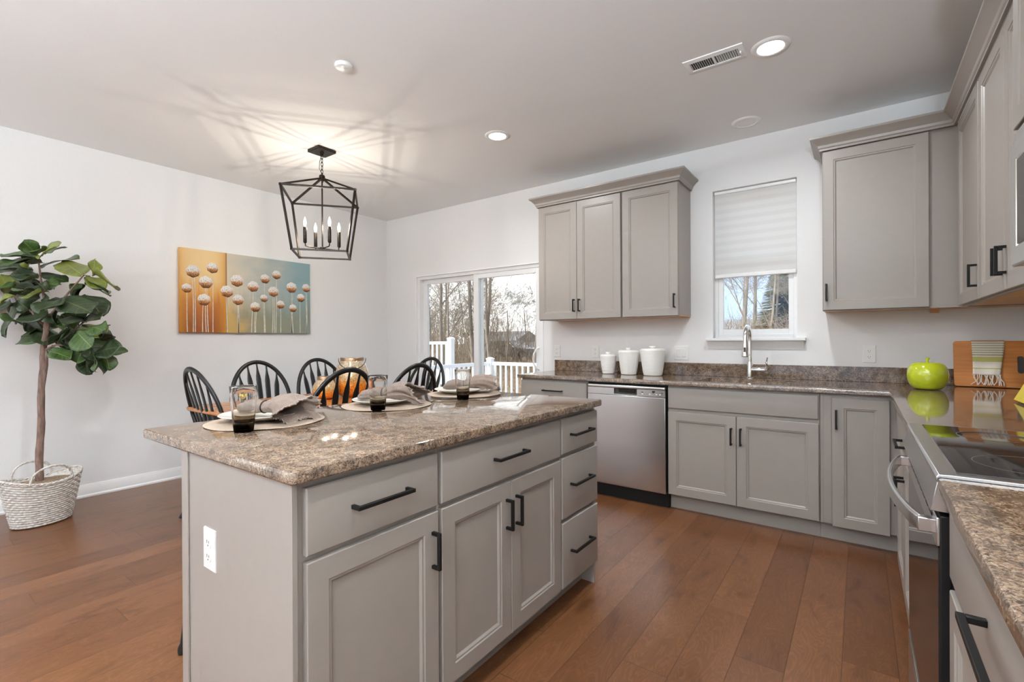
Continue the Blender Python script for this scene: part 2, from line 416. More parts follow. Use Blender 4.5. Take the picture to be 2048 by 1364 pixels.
mt, nt, b = new_mat('striped_towel')
setp(b, (0.8, 0.78, 0.7), 0.9)
tc = nt.nodes.new('ShaderNodeTexCoord'); sx = nt.nodes.new('ShaderNodeSeparateXYZ'); nt.links.new(tc.outputs['UV'], sx.inputs[0])
W_, G_, D_ = (0.86, 0.80, 0.68), (0.56, 0.53, 0.17), (0.46, 0.44, 0.31)
stops = [(0.0, D_)]
for k in range(6):
    z0 = 0.02 + k * 0.068
    stops += [(z0, W_), (z0 + 0.038, D_)]
stops += [(0.44, W_), (0.47, G_), (0.62, W_), (0.80, G_), (0.83, W_)]
c = ramp(nt, sx.outputs[1], stops, 'CONSTANT')
nz = node(nt, 'ShaderNodeTexNoise', Scale=300.0); nt.links.new(tc.outputs['Object'], nz.inputs['Vector'])
nt.links.new(mixc(nt, 0.35, c, ramp(nt, nz.outputs['Fac'], [(0.3, (0.7, 0.7, 0.7)), (0.7, (1.1, 1.1, 1.1))]), 'MULTIPLY'), b.inputs['Base Color'])
bump(nt, b, nz.outputs['Fac'], 0.3)
M['towel'] = mt
M['fringe'] = plain('cream_cotton', (0.76, 0.71, 0.62), 0.9, nscale=100, namp=0.1)

mt, nt, b = new_mat('leaf_litter')
setp(b, (0.25, 0.17, 0.1), 0.95)
v = coords(nt)
n = node(nt, 'ShaderNodeTexNoise', Scale=0.35, Detail=8.0); nt.links.new(v, n.inputs['Vector'])
n2 = node(nt, 'ShaderNodeTexNoise', Scale=5.0, Detail=6.0); nt.links.new(v, n2.inputs['Vector'])
c = ramp(nt, n.outputs['Fac'], [(0.38, (0.36, 0.22, 0.12)), (0.52, (0.33, 0.25, 0.16)), (0.62, (0.20, 0.24, 0.08))])
nt.links.new(mixc(nt, 0.7, c, ramp(nt, n2.outputs['Fac'], [(0.3, (0.55, 0.5, 0.45)), (0.7, (1.25, 1.2, 1.15))]), 'MULTIPLY'), b.inputs['Base Color'])
M['ground'] = mt
M['lampglow'] = emit('lamp_lens', (1.0, 0.98, 0.95), 9.0)
# candle bulb: clear envelope with a bright haze; the filament inside is the lamp itself
mt, nt, b = new_mat('bulb_glow')
nt.nodes.remove(b)
em = nt.nodes.new('ShaderNodeEmission'); em.inputs['Color'].default_value = (1.0, 0.90, 0.74, 1)
nz = node(nt, 'ShaderNodeTexNoise', Scale=20.0); nt.links.new(coords(nt), nz.inputs['Vector'])
nt.links.new(math_n(nt, 'ADD', 2.2, nz.outputs['Fac']), em.inputs['Strength'])
tr = nt.nodes.new('ShaderNodeBsdfTransparent')
mx = nt.nodes.new('ShaderNodeMixShader'); mx.inputs[0].default_value = 0.4
nt.links.new(tr.outputs[0], mx.inputs[1]); nt.links.new(em.outputs[0], mx.inputs[2])
nt.links.new(mx.outputs[0], nt.nodes['Material Output'].inputs['Surface'])
M['bulbglow'] = mt
BULB_W = 6.0         # each candle filament

# measured positions: painted flower heads (y, z, radius), fig leaves (base, tip, width direction, tone), trunk and stems
HEADS = [(1.797, 1.847, 0.057), (1.959, 1.896, 0.05), (1.747, 1.691, 0.042), (1.901, 1.758, 0.058), (1.885, 1.595, 0.055), (2.083, 1.688, 0.057), (2.174, 1.798, 0.059), (2.183, 1.614, 0.052), (2.326, 1.755, 0.054), (2.346, 1.552, 0.05), (2.444, 1.843, 0.048), (2.433, 1.646, 0.039), (2.529, 1.72, 0.053), (2.562, 1.896, 0.046), (2.602, 1.592, 0.043), (2.723, 1.778, 0.057), (2.736, 1.561, 0.042), (2.825, 1.676, 0.045), (2.888, 1.788, 0.046)]
LEAVES = [(-4.362,0.705,1.786,-4.316,0.635,1.859,0.41,0.6,0.68,1),
(-4.308,0.712,1.774,-4.111,0.745,1.823,-0.76,0.42,0.51,1.4),
(-4.628,0.782,1.834,-4.547,0.876,1.889,-0.64,0.62,0.46,1),
(-4.361,0.7,1.767,-4.513,0.572,1.788,-0.52,0.78,0.34,1),
(-4.423,0.71,1.768,-4.509,0.545,1.737,-0.56,0.72,0.41,0),
(-4.651,0.768,1.738,-4.494,0.923,1.832,-0.65,0.64,0.42,0.8),
(-4.722,0.741,1.718,-4.834,0.573,1.739,-0.43,0.71,0.55,0),
(-4.578,0.702,1.746,-4.645,0.675,1.772,0.45,0.03,0.89,1.4),
(-4.512,0.851,1.777,-4.284,0.91,1.679,-0.36,0.86,0.36,2),
(-4.251,0.958,1.663,-4.208,0.966,1.773,-0.91,-0.36,0.19,2),
(-4.151,0.952,1.661,-3.936,1.003,1.591,0.67,-0.56,0.48,2),
(-4.366,0.951,1.672,-4.254,1.017,1.589,-0.29,0.87,0.4,2),
(-4.394,0.948,1.62,-4.246,1.045,1.572,0.63,-0.68,0.38,0.2),
(-4.368,0.942,1.61,-4.424,0.879,1.547,-0.55,-0.1,0.83,0.5),
(-4.354,0.854,1.623,-4.457,0.741,1.672,-0.44,0.81,0.4,0.2),
(-4.381,0.718,1.598,-4.319,0.8,1.601,-0.38,0.53,0.76,0.8),
(-4.443,0.645,1.545,-4.315,0.738,1.595,-0.63,0.62,0.46,0),
(-4.435,0.769,1.554,-4.557,0.651,1.527,-0.56,0.66,0.49,1.7),
(-4.84,0.658,1.533,-4.809,0.596,1.679,0.55,0.7,0.46,1.5),
(-4.476,0.609,1.515,-4.559,0.549,1.473,-0.64,0.42,0.64,1.8),
(-4.62,0.638,1.452,-4.721,0.588,1.259,-0.94,0,0.35,0.1),
(-4.633,0.709,1.456,-4.503,0.859,1.481,-0.55,0.69,0.47,0.1),
(-4.246,0.794,1.494,-4.006,0.89,1.412,-0.32,0.79,0.52,-0.2),
(-4.265,0.925,1.533,-4.101,0.968,1.402,-0.11,0.92,0.37,0.3),
(-4.533,0.631,1.36,-4.348,0.732,1.401,-0.59,0.6,0.54,0),
(-4.602,0.786,1.282,-4.775,0.714,1.354,0.66,-0.32,0.68,0),
(-4.555,0.761,1.239,-4.754,0.683,1.248,-0.39,0.61,0.69,0.6),
(-4.252,0.806,1.4,-4.281,0.852,1.289,0.18,0.93,0.33,1.2),
(-4.227,0.871,1.351,-4.312,0.873,1.458,0.22,0.96,0.15,0.8),
(-4.406,0.902,1.334,-4.284,0.926,1.429,-0.86,-0.09,0.5,1),
(-4.2,0.905,1.366,-4.021,0.938,1.372,-0.53,0.62,0.58,0.4),
(-4.436,0.938,1.327,-4.25,1.014,1.264,-0.36,0.81,0.46,1.3),
(-3.998,0.893,1.31,-3.847,0.913,1.29,-0.28,0.68,0.67,1.2),
(-4.154,0.979,1.225,-4.053,0.987,1.32,-0.9,0.37,0.22,0.1),
(-4.532,0.875,1.282,-4.433,0.907,1.181,0.23,0.85,0.47,0.6),
(-4.078,0.84,1.275,-3.891,0.864,1.187,0.42,0.61,0.67,0.7),
(-4.488,0.861,1.235,-4.167,1,1.203,-0.5,0.76,0.41,0.1),
(-4.511,0.77,1.273,-4.321,0.834,1.219,0.63,-0.43,0.65,0),
(-4.255,0.736,1.155,-4.125,0.812,1.119,-0.36,0.75,0.56,0.7),
(-4.367,0.843,1.197,-4.291,0.97,1.142,-0.41,0.79,0.47,0.1),
(-4.063,0.924,1.138,-3.9,1,1.188,-0.54,0.29,0.79,0.3),
(-4.208,0.889,1.145,-4.153,0.855,1.078,-0.58,-0.72,0.38,0.7),
(-4.441,0.956,1.133,-4.397,0.963,0.986,-0.05,1,0.08,0.1),
(-4.056,0.933,1.138,-3.986,0.908,1.026,-0.98,0.18,0.07,0.9),
(-4,0.965,1.131,-4.027,0.994,1.029,0.61,0.75,0.26,1.2),
(-4.271,0.771,1.327,-4.325,0.792,1.439,-0.96,0.27,0.08,0),
(-4.757,0.79,1.363,-4.797,0.717,1.292,-0.04,-0.71,0.7,0),
(-4.488,0.778,1.408,-4.476,0.819,1.318,0.24,0.86,0.46,0.6),
(-4.561,0.737,1.68,-4.591,0.61,1.662,-0.44,0.57,0.69,0),
(-4.646,0.75,1.597,-4.802,0.691,1.564,0.25,-0.71,0.66,0.2),
(-4.384,0.728,1.482,-4.355,0.755,1.504,-0.62,0.23,0.75,0.3),
(-4.776,0.639,1.489,-4.919,0.571,1.446,-0.62,0.44,0.65,0),
(-4.756,0.658,1.62,-4.894,0.569,1.583,-0.58,0.54,0.61,0),
(-4.739,0.776,1.527,-4.935,0.699,1.517,-0.39,0.4,0.83,-0.1),
(-4.786,0.762,1.663,-4.971,0.693,1.647,-0.44,0.37,0.82,0),
(-4.187,0.83,1.298,-4.316,0.79,1.227,-0.75,0.14,0.64,-0.1),
(-4.46,0.996,1.227,-4.54,0.947,1.14,-0.82,0.3,0.49,0.1),
(-4.133,0.917,1.167,-4.088,0.952,1.093,0.02,0.9,0.43,0.1),
(-4.73,0.713,1.43,-4.862,0.677,1.363,-0.8,0.31,0.52,-0.1),
(-4.453,0.62,1.486,-4.456,0.677,1.432,-0.09,0.82,0.56,-0.1)]
TRUNK = [(-4.448, 0.719, 0.262), (-4.441, 0.724, 0.49), (-4.435, 0.729, 0.725), (-4.429, 0.734, 0.959), (-4.423, 0.739, 1.11), (-4.409, 0.749, 1.26), (-4.398, 0.758, 1.394)]
STEMS = [[(-4.398, 0.758, 1.377), (-4.432, 0.733, 1.629), (-4.445, 0.724, 1.763), (-4.451, 0.72, 1.803)], [(-4.406, 0.752, 1.31), (-4.493, 0.689, 1.428), (-4.56, 0.64, 1.479), (-4.582, 0.625, 1.529)], [(-4.403, 0.754, 1.361), (-4.316, 0.817, 1.494), (-4.248, 0.867, 1.594), (-4.199, 0.903, 1.661), (-4.167, 0.927, 1.654)], [(-4.412, 0.747, 1.193), (-4.331, 0.806, 1.226), (-4.236, 0.876, 1.309), (-4.195, 0.906, 1.359)], [(-4.412, 0.747, 1.16), (-4.353, 0.79, 1.193), (-4.25, 0.865, 1.192), (-4.141, 0.944, 1.158)], [(-4.412, 0.747, 1.093), (-4.393, 0.761, 1.143), (-4.371, 0.777, 1.193)]]

# ------------------------------------------------------------------ mesh helpers
ROOTLOC = {}

class MB:
    """collects verts and faces; X maps each added point"""
    def __init__(s, X=None):
        s.v = []; s.f = []; s.uv = {}; s.X = X
    def add(s, vs, fs):
        o = len(s.v)
        s.v += [tuple(s.X(*p)) if s.X else tuple(p) for p in vs]
        s.f += [tuple(i + o for i in f) for f in fs]
        return o
    def box(s, x0, x1, y0, y1, z0, z1):
        s.add([(x, y, z) for x in (x0, x1) for y in (y0, y1) for z in (z0, z1)],
              [(0, 1, 3, 2), (4, 6, 7, 5), (0, 4, 5, 1), (2, 3, 7, 6), (0, 2, 6, 4), (1, 5, 7, 3)])
        return s
    def rings(s, rs, close=True, cap0=True, cap1=True):
        n = len(rs[0]); vs = [p for r in rs for p in r]; fs = []
        for a in range(len(rs) - 1):
            for i in range(n if close else n - 1):
                j = (i + 1) % n
                fs.append((a * n + i, a * n + j, (a + 1) * n + j, (a + 1) * n + i))
        if cap0: fs.append(tuple(range(n))[::-1])
        if cap1: fs.append(tuple((len(rs) - 1) * n + i for i in range(n)))
        s.add(vs, fs)
        return s
    def lathe(s, prof, c=(0, 0, 0), n=32, cap0=True, cap1=True, sx=1, sy=1):
        rs = [[(c[0] + r * sx * math.cos(2 * PI * i / n), c[1] + r * sy * math.sin(2 * PI * i / n), c[2] + z) for i in range(n)] for r, z in prof]
        return s.rings(rs, True, cap0, cap1)
    def tube(s, path, r, n=8, caps=True, ry=None, up=None, closed=False):
        """sweep a round (or flattened) section along path; r may be a list"""
        P = [Vector(p) for p in path]; k = len(P)
        R = r if isinstance(r, (list, tuple)) else [r] * k
        rs = []; prev = None
        for i, p in enumerate(P):
            if closed: t = P[(i + 1) % k] - P[i - 1]
            else: t = P[min(i + 1, k - 1)] - P[max(i - 1, 0)]
            t.normalize()
            if up is not None: a = Vector(up) - t * t.dot(Vector(up))
            elif prev is None:
                a = Vector((0, 0, 1)) if abs(t.z) < 0.9 else Vector((1, 0, 0))
                a = a - t * t.dot(a)
            else: a = prev - t * t.dot(prev)
            a.normalize(); prev = a
            bb = t.cross(a)
            q = (ry / R[i] if ry else 1)
            rs.append([tuple(p + a * (R[i] * math.cos(2 * PI * j / n)) + bb * (R[i] * q * math.sin(2 * PI * j / n))) for j in range(n)])
        if closed:
            rs.append(rs[0]); return s.rings(rs, True, False, False)
        return s.rings(rs, True, caps, caps)
    def prism(s, poly, axis, a, b_):
        """poly: 2D points in the other two axes (in xyz order), extruded along axis"""
        def mk(p, t): return {'x': (t, p[0], p[1]), 'y': (p[0], t, p[1]), 'z': (p[0], p[1], t)}[axis]
        return s.rings([[mk(p, a) for p in poly], [mk(p, b_) for p in poly]])
    def bar(s, p, q, w, h=None, up=(0, 0, 1)):
        h = h or w
        p, q = Vector(p), Vector(q); t = (q - p).normalized()
        u = Vector(up)
        if abs(t.dot(u)) > 0.95: u = Vector((1, 0, 0))
        a = (u - t * t.dot(u)).normalized(); bb = t.cross(a)
        c = [a * (h / 2) * i + bb * (w / 2) * j for i, j in ((1, 1), (1, -1), (-1, -1), (-1, 1))]
        return s.rings([[tuple(p + k) for k in c], [tuple(q + k) for k in c]])
    def build(s, name, mat, parent=None, bev=0.0, smooth=35, sub=0, solid=0.0, seg=2, recalc=True):
        me = bpy.data.meshes.new(name)
        off = Vector((0, 0, 0))
        r = parent
        while r is not None and r.parent is not None: r = r.parent
        if r is not None: off = ROOTLOC.get(r.name, Vector((0, 0, 0)))
        me.from_pydata([tuple(Vector(p) - off) for p in s.v], [], s.f)
        if recalc:
            import bmesh
            bm = bmesh.new(); bm.from_mesh(me)
            bmesh.ops.recalc_face_normals(bm, faces=bm.faces)
            bm.to_mesh(me); bm.free()
        if s.uv:
            ul = me.uv_layers.new(name='uv')
            for lp in me.loops: ul.data[lp.index].uv = s.uv.get(lp.vertex_index, (0, 0))
        if smooth:
            for p in me.polygons: p.use_smooth = True
            me.set_sharp_from_angle(angle=rad(smooth))
        me.materials.append(M[mat] if isinstance(mat, str) else mat)
        o = bpy.data.objects.new(name, me); COL.objects.link(o)
        if parent is not None: o.parent = parent
        if bev:
            md = o.modifiers.new('b', 'BEVEL'); md.width = bev; md.segments = seg; md.limit_method = 'ANGLE'; md.angle_limit = rad(40)
            md.harden_normals = False
        if solid:
            md = o.modifiers.new('s', 'SOLIDIFY'); md.thickness = solid; md.offset = 0
        if sub:
            md = o.modifiers.new('u', 'SUBSURF'); md.levels = sub; md.render_levels = sub
        return o

def tag(o, label, cat, group=None, kind=None):
    o['label'] = label; o['category'] = cat
    if group: o['group'] = group
    if kind: o['kind'] = kind
    return o

def thing(name, label, cat, loc=(0, 0, 0), rz=0.0, group=None):
    o = bpy.data.objects.new(name, None); COL.objects.link(o)
    o.empty_display_size = 0.05
    o.location = loc; o.rotation_euler = (0, 0, rz)
    ROOTLOC[o.name] = Vector(loc)
    return tag(o, label, cat, group)

def place(o, loc, rz=0.0):
    o.location = loc; o.rotation_euler = (0, 0, rz)
    return o

def dup(root, loc, rz=0.0, label=None, scale=None):
    r = root.copy(); COL.objects.link(r); r.location = loc; r.rotation_euler = (0, 0, rz)
    if label: r['label'] = label
    if scale: r.scale = (scale, scale, scale)
    for ch in list(root.children):
        c = ch.copy(); COL.objects.link(c); c.parent = r
        for g in list(ch.children):
            d = g.copy(); COL.objects.link(d); d.parent = c
    return r

def struct(o):
    o['kind'] = 'structure'
    return o

# ------------------------------------------------------------------ the room
CEIL, YB, XL, XR, YR = 2.743, 4.02, -4.905, 0.80, -4.6
WT = 0.14

struct(MB().box(XL - WT, XR + WT, YR - WT, YB + WT, -0.12, 0).build('floor', 'floor', smooth=0))
struct(MB().box(XL - WT, XR + WT, YR - WT, YB + WT, CEIL, CEIL + 0.25).build('ceiling', 'ceiling', smooth=0))

def wall_with_holes(name, axis, p0, p1, a0, a1, holes):
    """wall slab from p0 to p1 (thickness), spanning a0..a1, with rectangular openings (a, b, z0, z1)"""
    mb = MB()
    def put(a, b_, z0, z1):
        if b_ - a < 1e-4 or z1 - z0 < 1e-4: return
        if axis == 'y': mb.box(a, b_, p0, p1, z0, z1)
        else: mb.box(p0, p1, a, b_, z0, z1)
    x = a0
    for (a, b_, z0, z1) in sorted(holes):
        put(x, a, 0, CEIL)
        put(a, b_, 0, z0)
        put(a, b_, z1, CEIL)
        x = b_
    put(x, a1, 0, CEIL)
    return struct(mb.build(name, 'wall', smooth=0))

WIN = (-0.943, -0.365, 1.216, 2.383)
DOOR = (-4.365, -2.535, 0.0, 1.99)
wall_with_holes('wall_back', 'y', YB, YB + WT, XL - WT, XR + WT, [WIN, DOOR])
wall_with_holes('wall_left', 'x', XL - WT, XL, YR, YB, [(-3.6, -1.6, 0.5, 2.2)])  # opening for an added, unseen window that lets in daylight
wall_with_holes('wall_right', 'x', XR, XR + WT, YR, YB, [])
wall_with_holes('wall_rear', 'y', YR - WT, YR, XL - WT, XR + WT, [(-4.5, -2.6, 0.35, 2.3), (-1.7, 0.3, 0.35, 2.3)])  # both openings added to bring daylight in from behind the camera

bp = [(0, 0), (0.026, 0), (0.026, 0.012), (0.016, 0.022), (0.014, 0.075), (0.008, 0.086), (0.006, 0.095), (0, 0.097)]
struct(MB().prism([(XL + x, z) for x, z in bp], 'y', YR, YB).build('baseboard_left', 'trim'))
mb = MB(); mb.prism([(YB - x, z) for x, z in bp], 'x', XL + 0.026, DOOR[0]); mb.prism([(YB - x, z) for x, z in bp], 'x', DOOR[1], -2.385)
struct(mb.build('baseboard_back', 'trim'))

# windows added for more daylight, unseen behind the camera; plain frames and panes
def simple_window(name, axis, p, a0, a1, z0, z1, cols=2):
    w = 0.05
    mb = MB(); gl = MB()
    def put(q, a, b_, c, d, t0, t1):
        if axis == 'y': q.box(a, b_, p + t0, p + t1, c, d)
        else: q.box(p + t0, p + t1, a, b_, c, d)
    put(mb, a0, a0 + w, z0, z1, -.04, .04); put(mb, a1 - w, a1, z0, z1, -.04, .04)
    put(mb, a0 + w, a1 - w, z0, z0 + w, -.04, .04); put(mb, a0 + w, a1 - w, z1 - w, z1, -.04, .04)
    for k in range(1, cols):
        x = a0 + (a1 - a0) * k / cols
        put(mb, x - w / 2, x + w / 2, z0 + w, z1 - w, -.035, .035)
    put(gl, a0 + w, a1 - w, z0 + w, z1 - w, -.003, .003)
    f = struct(mb.build(name, 'vinyl', smooth=0))
    gl.build('pane', 'pane', f, smooth=0)
simple_window('added_window_2', 'y', YR - WT / 2, -4.5, -2.6, 0.35, 2.3)
simple_window('added_window_3', 'y', YR - WT / 2, -1.7, 0.3, 0.35, 2.3)
simple_window('added_window_4', 'x', XL - WT / 2, -3.6, -1.6, 0.5, 2.2)

# kitchen window: vinyl single-hung in a drywall opening, stool and apron
x0, x1, z0, z1 = WIN
w1 = struct(MB().box(x0 - 0.045, x1 + 0.055, YB - 0.055, YB + 0.06, z0 - 0.022, z0).build('window_1', 'trim', bev=0.004))
ap = [(YB, z0 - 0.085), (YB - 0.008, z0 - 0.085), (YB - 0.012, z0 - 0.06), (YB - 0.03, z0 - 0.04), (YB - 0.038, z0 - 0.022), (YB, z0 - 0.022)]
MB().prism(ap, 'x', x0 - 0.035, x1 + 0.04).build('window_apron', 'trim', w1)
F0, F1 = YB + 0.065, YB + 0.13
mb = MB(); fw = 0.028
mb.box(x0, x0 + fw, F0, F1, z0, z1).box(x1 - fw, x1, F0, F1, z0, z1).box(x0 + fw, x1 - fw, F0, F1, z0, z0 + fw).box(x0 + fw, x1 - fw, F0, F1, z1 - fw, z1)
mb.build('window_frame', 'vinyl', w1, bev=0.002)
zm = (z0 + z1) / 2 + 0.02
for nm, za, zb_, ya in (('lower_sash', z0 + fw, zm + 0.02, F0 + 0.008), ('upper_sash', zm - 0.02, z1 - fw, F0 + 0.036)):
    sw = 0.034
    mb = MB(); a, b_ = x0 + fw, x1 - fw
    mb.box(a, a + sw, ya, ya + 0.026, za, zb_).box(b_ - sw, b_, ya, ya + 0.026, za, zb_).box(a + sw, b_ - sw, ya, ya + 0.026, za, za + 0.04).box(a + sw, b_ - sw, ya, ya + 0.026, zb_ - 0.034, zb_)
    sh = mb.build(nm, 'vinyl', w1, bev=0.002)
    MB().box(a + sw, b_ - sw, ya + 0.011, ya + 0.015, za + 0.04, zb_ - 0.034).build('pane', 'pane', sh, smooth=0)

# roller shade hanging inside the window opening
sh = thing('roller_shade', 'white banded roller shade pulled half down in the window above the sink', 'window shade', (-0.654, YB + 0.04, 1.70))
MB().box(x0 + 0.008, x1 - 0.008, YB + 0.0395, YB + 0.0415, 1.72, z1 - 0.025).build('shade_fabric', 'shade', sh, smooth=0)
MB().box(x0 + 0.006, x1 - 0.006, YB + 0.025, YB + 0.06, z1 - 0.028, z1 - 0.002).build('cassette', 'vinyl', sh, bev=0.006)
MB().box(x0 + 0.008, x1 - 0.008, YB + 0.031, YB + 0.05, 1.69, 1.722).build('bottom_rail', 'vinyl', sh, bev=0.006)

# sliding glass door: white vinyl frame, fixed left panel, sliding right panel
a0, a1, zt = DOOR[0], DOOR[1], DOOR[3]
D0, D1 = YB + 0.02, YB + 0.13
mb = MB()
mb.box(a0, a0 + 0.045, D0, D1, 0, zt).box(a1 - 0.045, a1, D0, D1, 0, zt).box(a0 + 0.045, a1 - 0.045, D0, D1, zt - 0.045, zt).box(a0 + 0.045, a1 - 0.045, D0, D1, 0.0, 0.03)
# thin wall stop around the opening
mb.box(a0 - 0.0, a0 + 0.012, YB - 0.008, D0, 0, zt).box(a1 - 0.012, a1, YB - 0.008, D0, 0, zt).box(a0 + 0.012, a1 - 0.012, YB - 0.008, D0, zt - 0.012, zt)
dr = struct(mb.build('door_1', 'vinyl', smooth=0))
mid = -3.44
def slider(nm, a, b_, y0, yd=0.035):
    st = 0.068
    q = MB(); zb_, zc = 0.03, zt - 0.045
    q.box(a, a + st, y0, y0 + yd, zb_, zc).box(b_ - st, b_, y0, y0 + yd, zb_, zc).box(a + st, b_ - st, y0, y0 + yd, zb_, zb_ + 0.09).box(a + st, b_ - st, y0, y0 + yd, zc - 0.055, zc)
    o = q.build(nm, 'vinyl', dr, bev=0.003)
    MB().box(a + st, b_ - st, y0 + 0.015, y0 + 0.02, zb_ + 0.09, zc - 0.055).build('pane', 'pane', o, smooth=0)
    return o
slider('fixed_panel', a0 + 0.045, mid + 0.05, D0 + 0.055)
sp_ = slider('sliding_panel', mid - 0.065 + 0.03, a1 - 0.045, D0 + 0.012)
hx = a1 - 0.045 - 0.034
MB().tube([(hx, D0 + 0.012, 1.13), (hx - 0.006, D0 - 0.02, 1.12), (hx - 0.028, D0 - 0.04, 1.07), (hx - 0.034, D0 - 0.045, 1.02), (hx - 0.028, D0 - 0.04, 0.97), (hx - 0.006, D0 - 0.02, 0.92), (hx, D0 + 0.012, 0.91)], 0.008, 8).build('door_handle', 'vinyl', sp_)

# ------------------------------------------------------------------ cabinet fronts
def FB(plane): return lambda u, v, w: (u, plane - w, v)      # faces -Y (back run)
def FI(plane): return lambda u, v, w: (plane + w, u, v)      # faces +X (island)
def FR(plane): return lambda u, v, w: (plane - w, u, v)      # faces -X (right run)

def rect(u0, u1, v0, v1, i, w):
    return [(u0 + i, v0 + i, w), (u1 - i, v0 + i, w), (u1 - i, v1 - i, w), (u0 + i, v1 - i, w)]

def panel_door(F, u0, u1, v0, v1, parent, name='door', st=0.057):
    """five-piece door: flat frame, stepped bead, recessed flat panel; w = 0 at the carcass, 0.02 at the face"""
    mb = MB(F)
    prof = [(0, 0.001), (0, 0.018), (0.002, 0.02), (st, 0.02), (st + 0.003, 0.0165), (st + 0.009, 0.016), (st + 0.014, 0.011), (st + 0.0155, 0.0095)]
    mb.rings([rect(u0, u1, v0, v1, i, w) for i, w in prof])
    return mb.build(name, 'cab', parent, smooth=20)

def slab_front(F, u0, u1, v0, v1, parent, name='drawer_front'):
    mb = MB(F)
    mb.rings([rect(u0, u1, v0, v1, i, w) for i, w in [(0, 0.001), (0, 0.016), (0.003, 0.0195), (0.005, 0.02)]])
    return mb.build(name, 'cab', parent, smooth=25)

def pull(F, u, v, length, horiz, parent, w0=0.02, proj=0.034, s=0.0105):
    """square bar pull with two posts"""
    mb = MB(F)
    h = length / 2
    for e in (-1, 1):
        if horiz: mb.box(u + e * h - (s if e > 0 else 0), u + e * h + (s if e < 0 else 0), v - s / 2, v + s / 2, w0, w0 + proj - s)
        else: mb.box(u - s / 2, u + s / 2, v + e * h - (s if e > 0 else 0), v + e * h + (s if e < 0 else 0), w0, w0 + proj - s)
    if horiz: mb.box(u - h, u + h, v - s / 2, v + s / 2, w0 + proj - s, w0 + proj)
    else: mb.box(u - s / 2, u + s / 2, v - h, v + h, w0 + proj - s, w0 + proj)
    return mb.build('handle', 'black', parent, bev=0.0012)

BT = 0.884            # top of base carcasses
TK = 0.105            # toe kick height

def base_body(root, x0, x1, y0, y1, face, name='body'):
    """carcass with a recessed toe kick on the given face"""
    r = 0.05
    MB().box(x0, x1, y0, y1, TK, BT).build(name, 'cab', root, bev=0.001, seg=1)
    if face == '-y': MB().box(x0, x1, y0 + r, y1, 0, TK).build('toe_kick', 'cab', root, smooth=0)
    if face == '-x': MB().box(x0 + r, x1, y0, y1, 0, TK).build('toe_kick', 'cab', root, smooth=0)
    if face == '+x': MB().box(x0, x1 - r - 0.02, y0, y1, 0, TK).build('toe_kick', 'cab', root, smooth=0)

# ---- back run
PB = 3.412            # carcass front; door faces at 3.392
Fb = FB(PB)
c = thing('base_cabinet', 'grey base cabinet with drawer, left of the dishwasher under the counter end', 'cabinet', (-2.055, 3.7, 0), 0, 'kitchen base cabinets')
base_body(c, -2.377, -1.737, PB, YB - 0.003, '-y')
d = slab_front(Fb, -2.372, -1.742, 0.725, 0.864, c); pull(Fb, -2.052, 0.79, 0.185, True, d)
for u0, u1, hu in ((-2.372, -2.059, -2.09), (-2.055, -1.742, -2.025)):
    d = panel_door(Fb, u0, u1, 0.115, 0.70, c); pull(Fb, hu, 0.57, 0.112, False, d)

c = thing('base_cabinet', 'grey sink base cabinet with two doors under a plain false drawer front', 'cabinet', (-0.652, 3.7, 0), 0, 'kitchen base cabinets')
base_body(c, -1.106, -0.196, PB, YB - 0.003, '-y')
slab_front(Fb, -1.102, -0.202, 0.722, 0.866, c, 'false_front')
d = panel_door(Fb, -1.102, -0.658, 0.112, 0.697, c); pull(Fb, -0.685, 0.568, 0.112, False, d)
d = panel_door(Fb, -0.654, -0.200, 0.112, 0.697, c); pull(Fb, -0.628, 0.570, 0.112, False, d)

c = thing('base_cabinet', 'grey corner base cabinet with one narrow door, right of the sink cabinet', 'cabinet', (-0.02, 3.7, 0), 0, 'kitchen base cabinets')
base_body(c, -0.194, 0.79, PB, YB - 0.003, '-y')
MB(Fb).box(-0.178, -0.138, TK + 0.005, 0.868, 0.0, 0.004).build('filler_strip', 'cab', c, bev=0.001)
d = panel_door(Fb, -0.133, 0.135, 0.10, 0.858, c); pull(Fb, -0.113, 0.733, 0.112, False, d)

# dishwasher
dw = thing('dishwasher', 'stainless steel dishwasher with pocket handle under the granite counter', 'dishwasher', (-1.42, 3.7, 0))
MB().box(-1.733, -1.109, PB + 0.02, YB - 0.01, 0.0, 0.878).build('tub', 'blackgap', dw, smooth=0)
XD0, XD1 = -1.727, -1.117
fy = 3.385
mb = MB()
mb.prism([(PB + 0.03, 0.105), (fy, 0.105), (fy - 0.004, 0.12), (fy - 0.009, 0.45), (fy - 0.006, 0.79), (PB + 0.03, 0.79)], 'x', XD0, XD1)
mb.build('door_panel', 'steel', dw, bev=0.003)
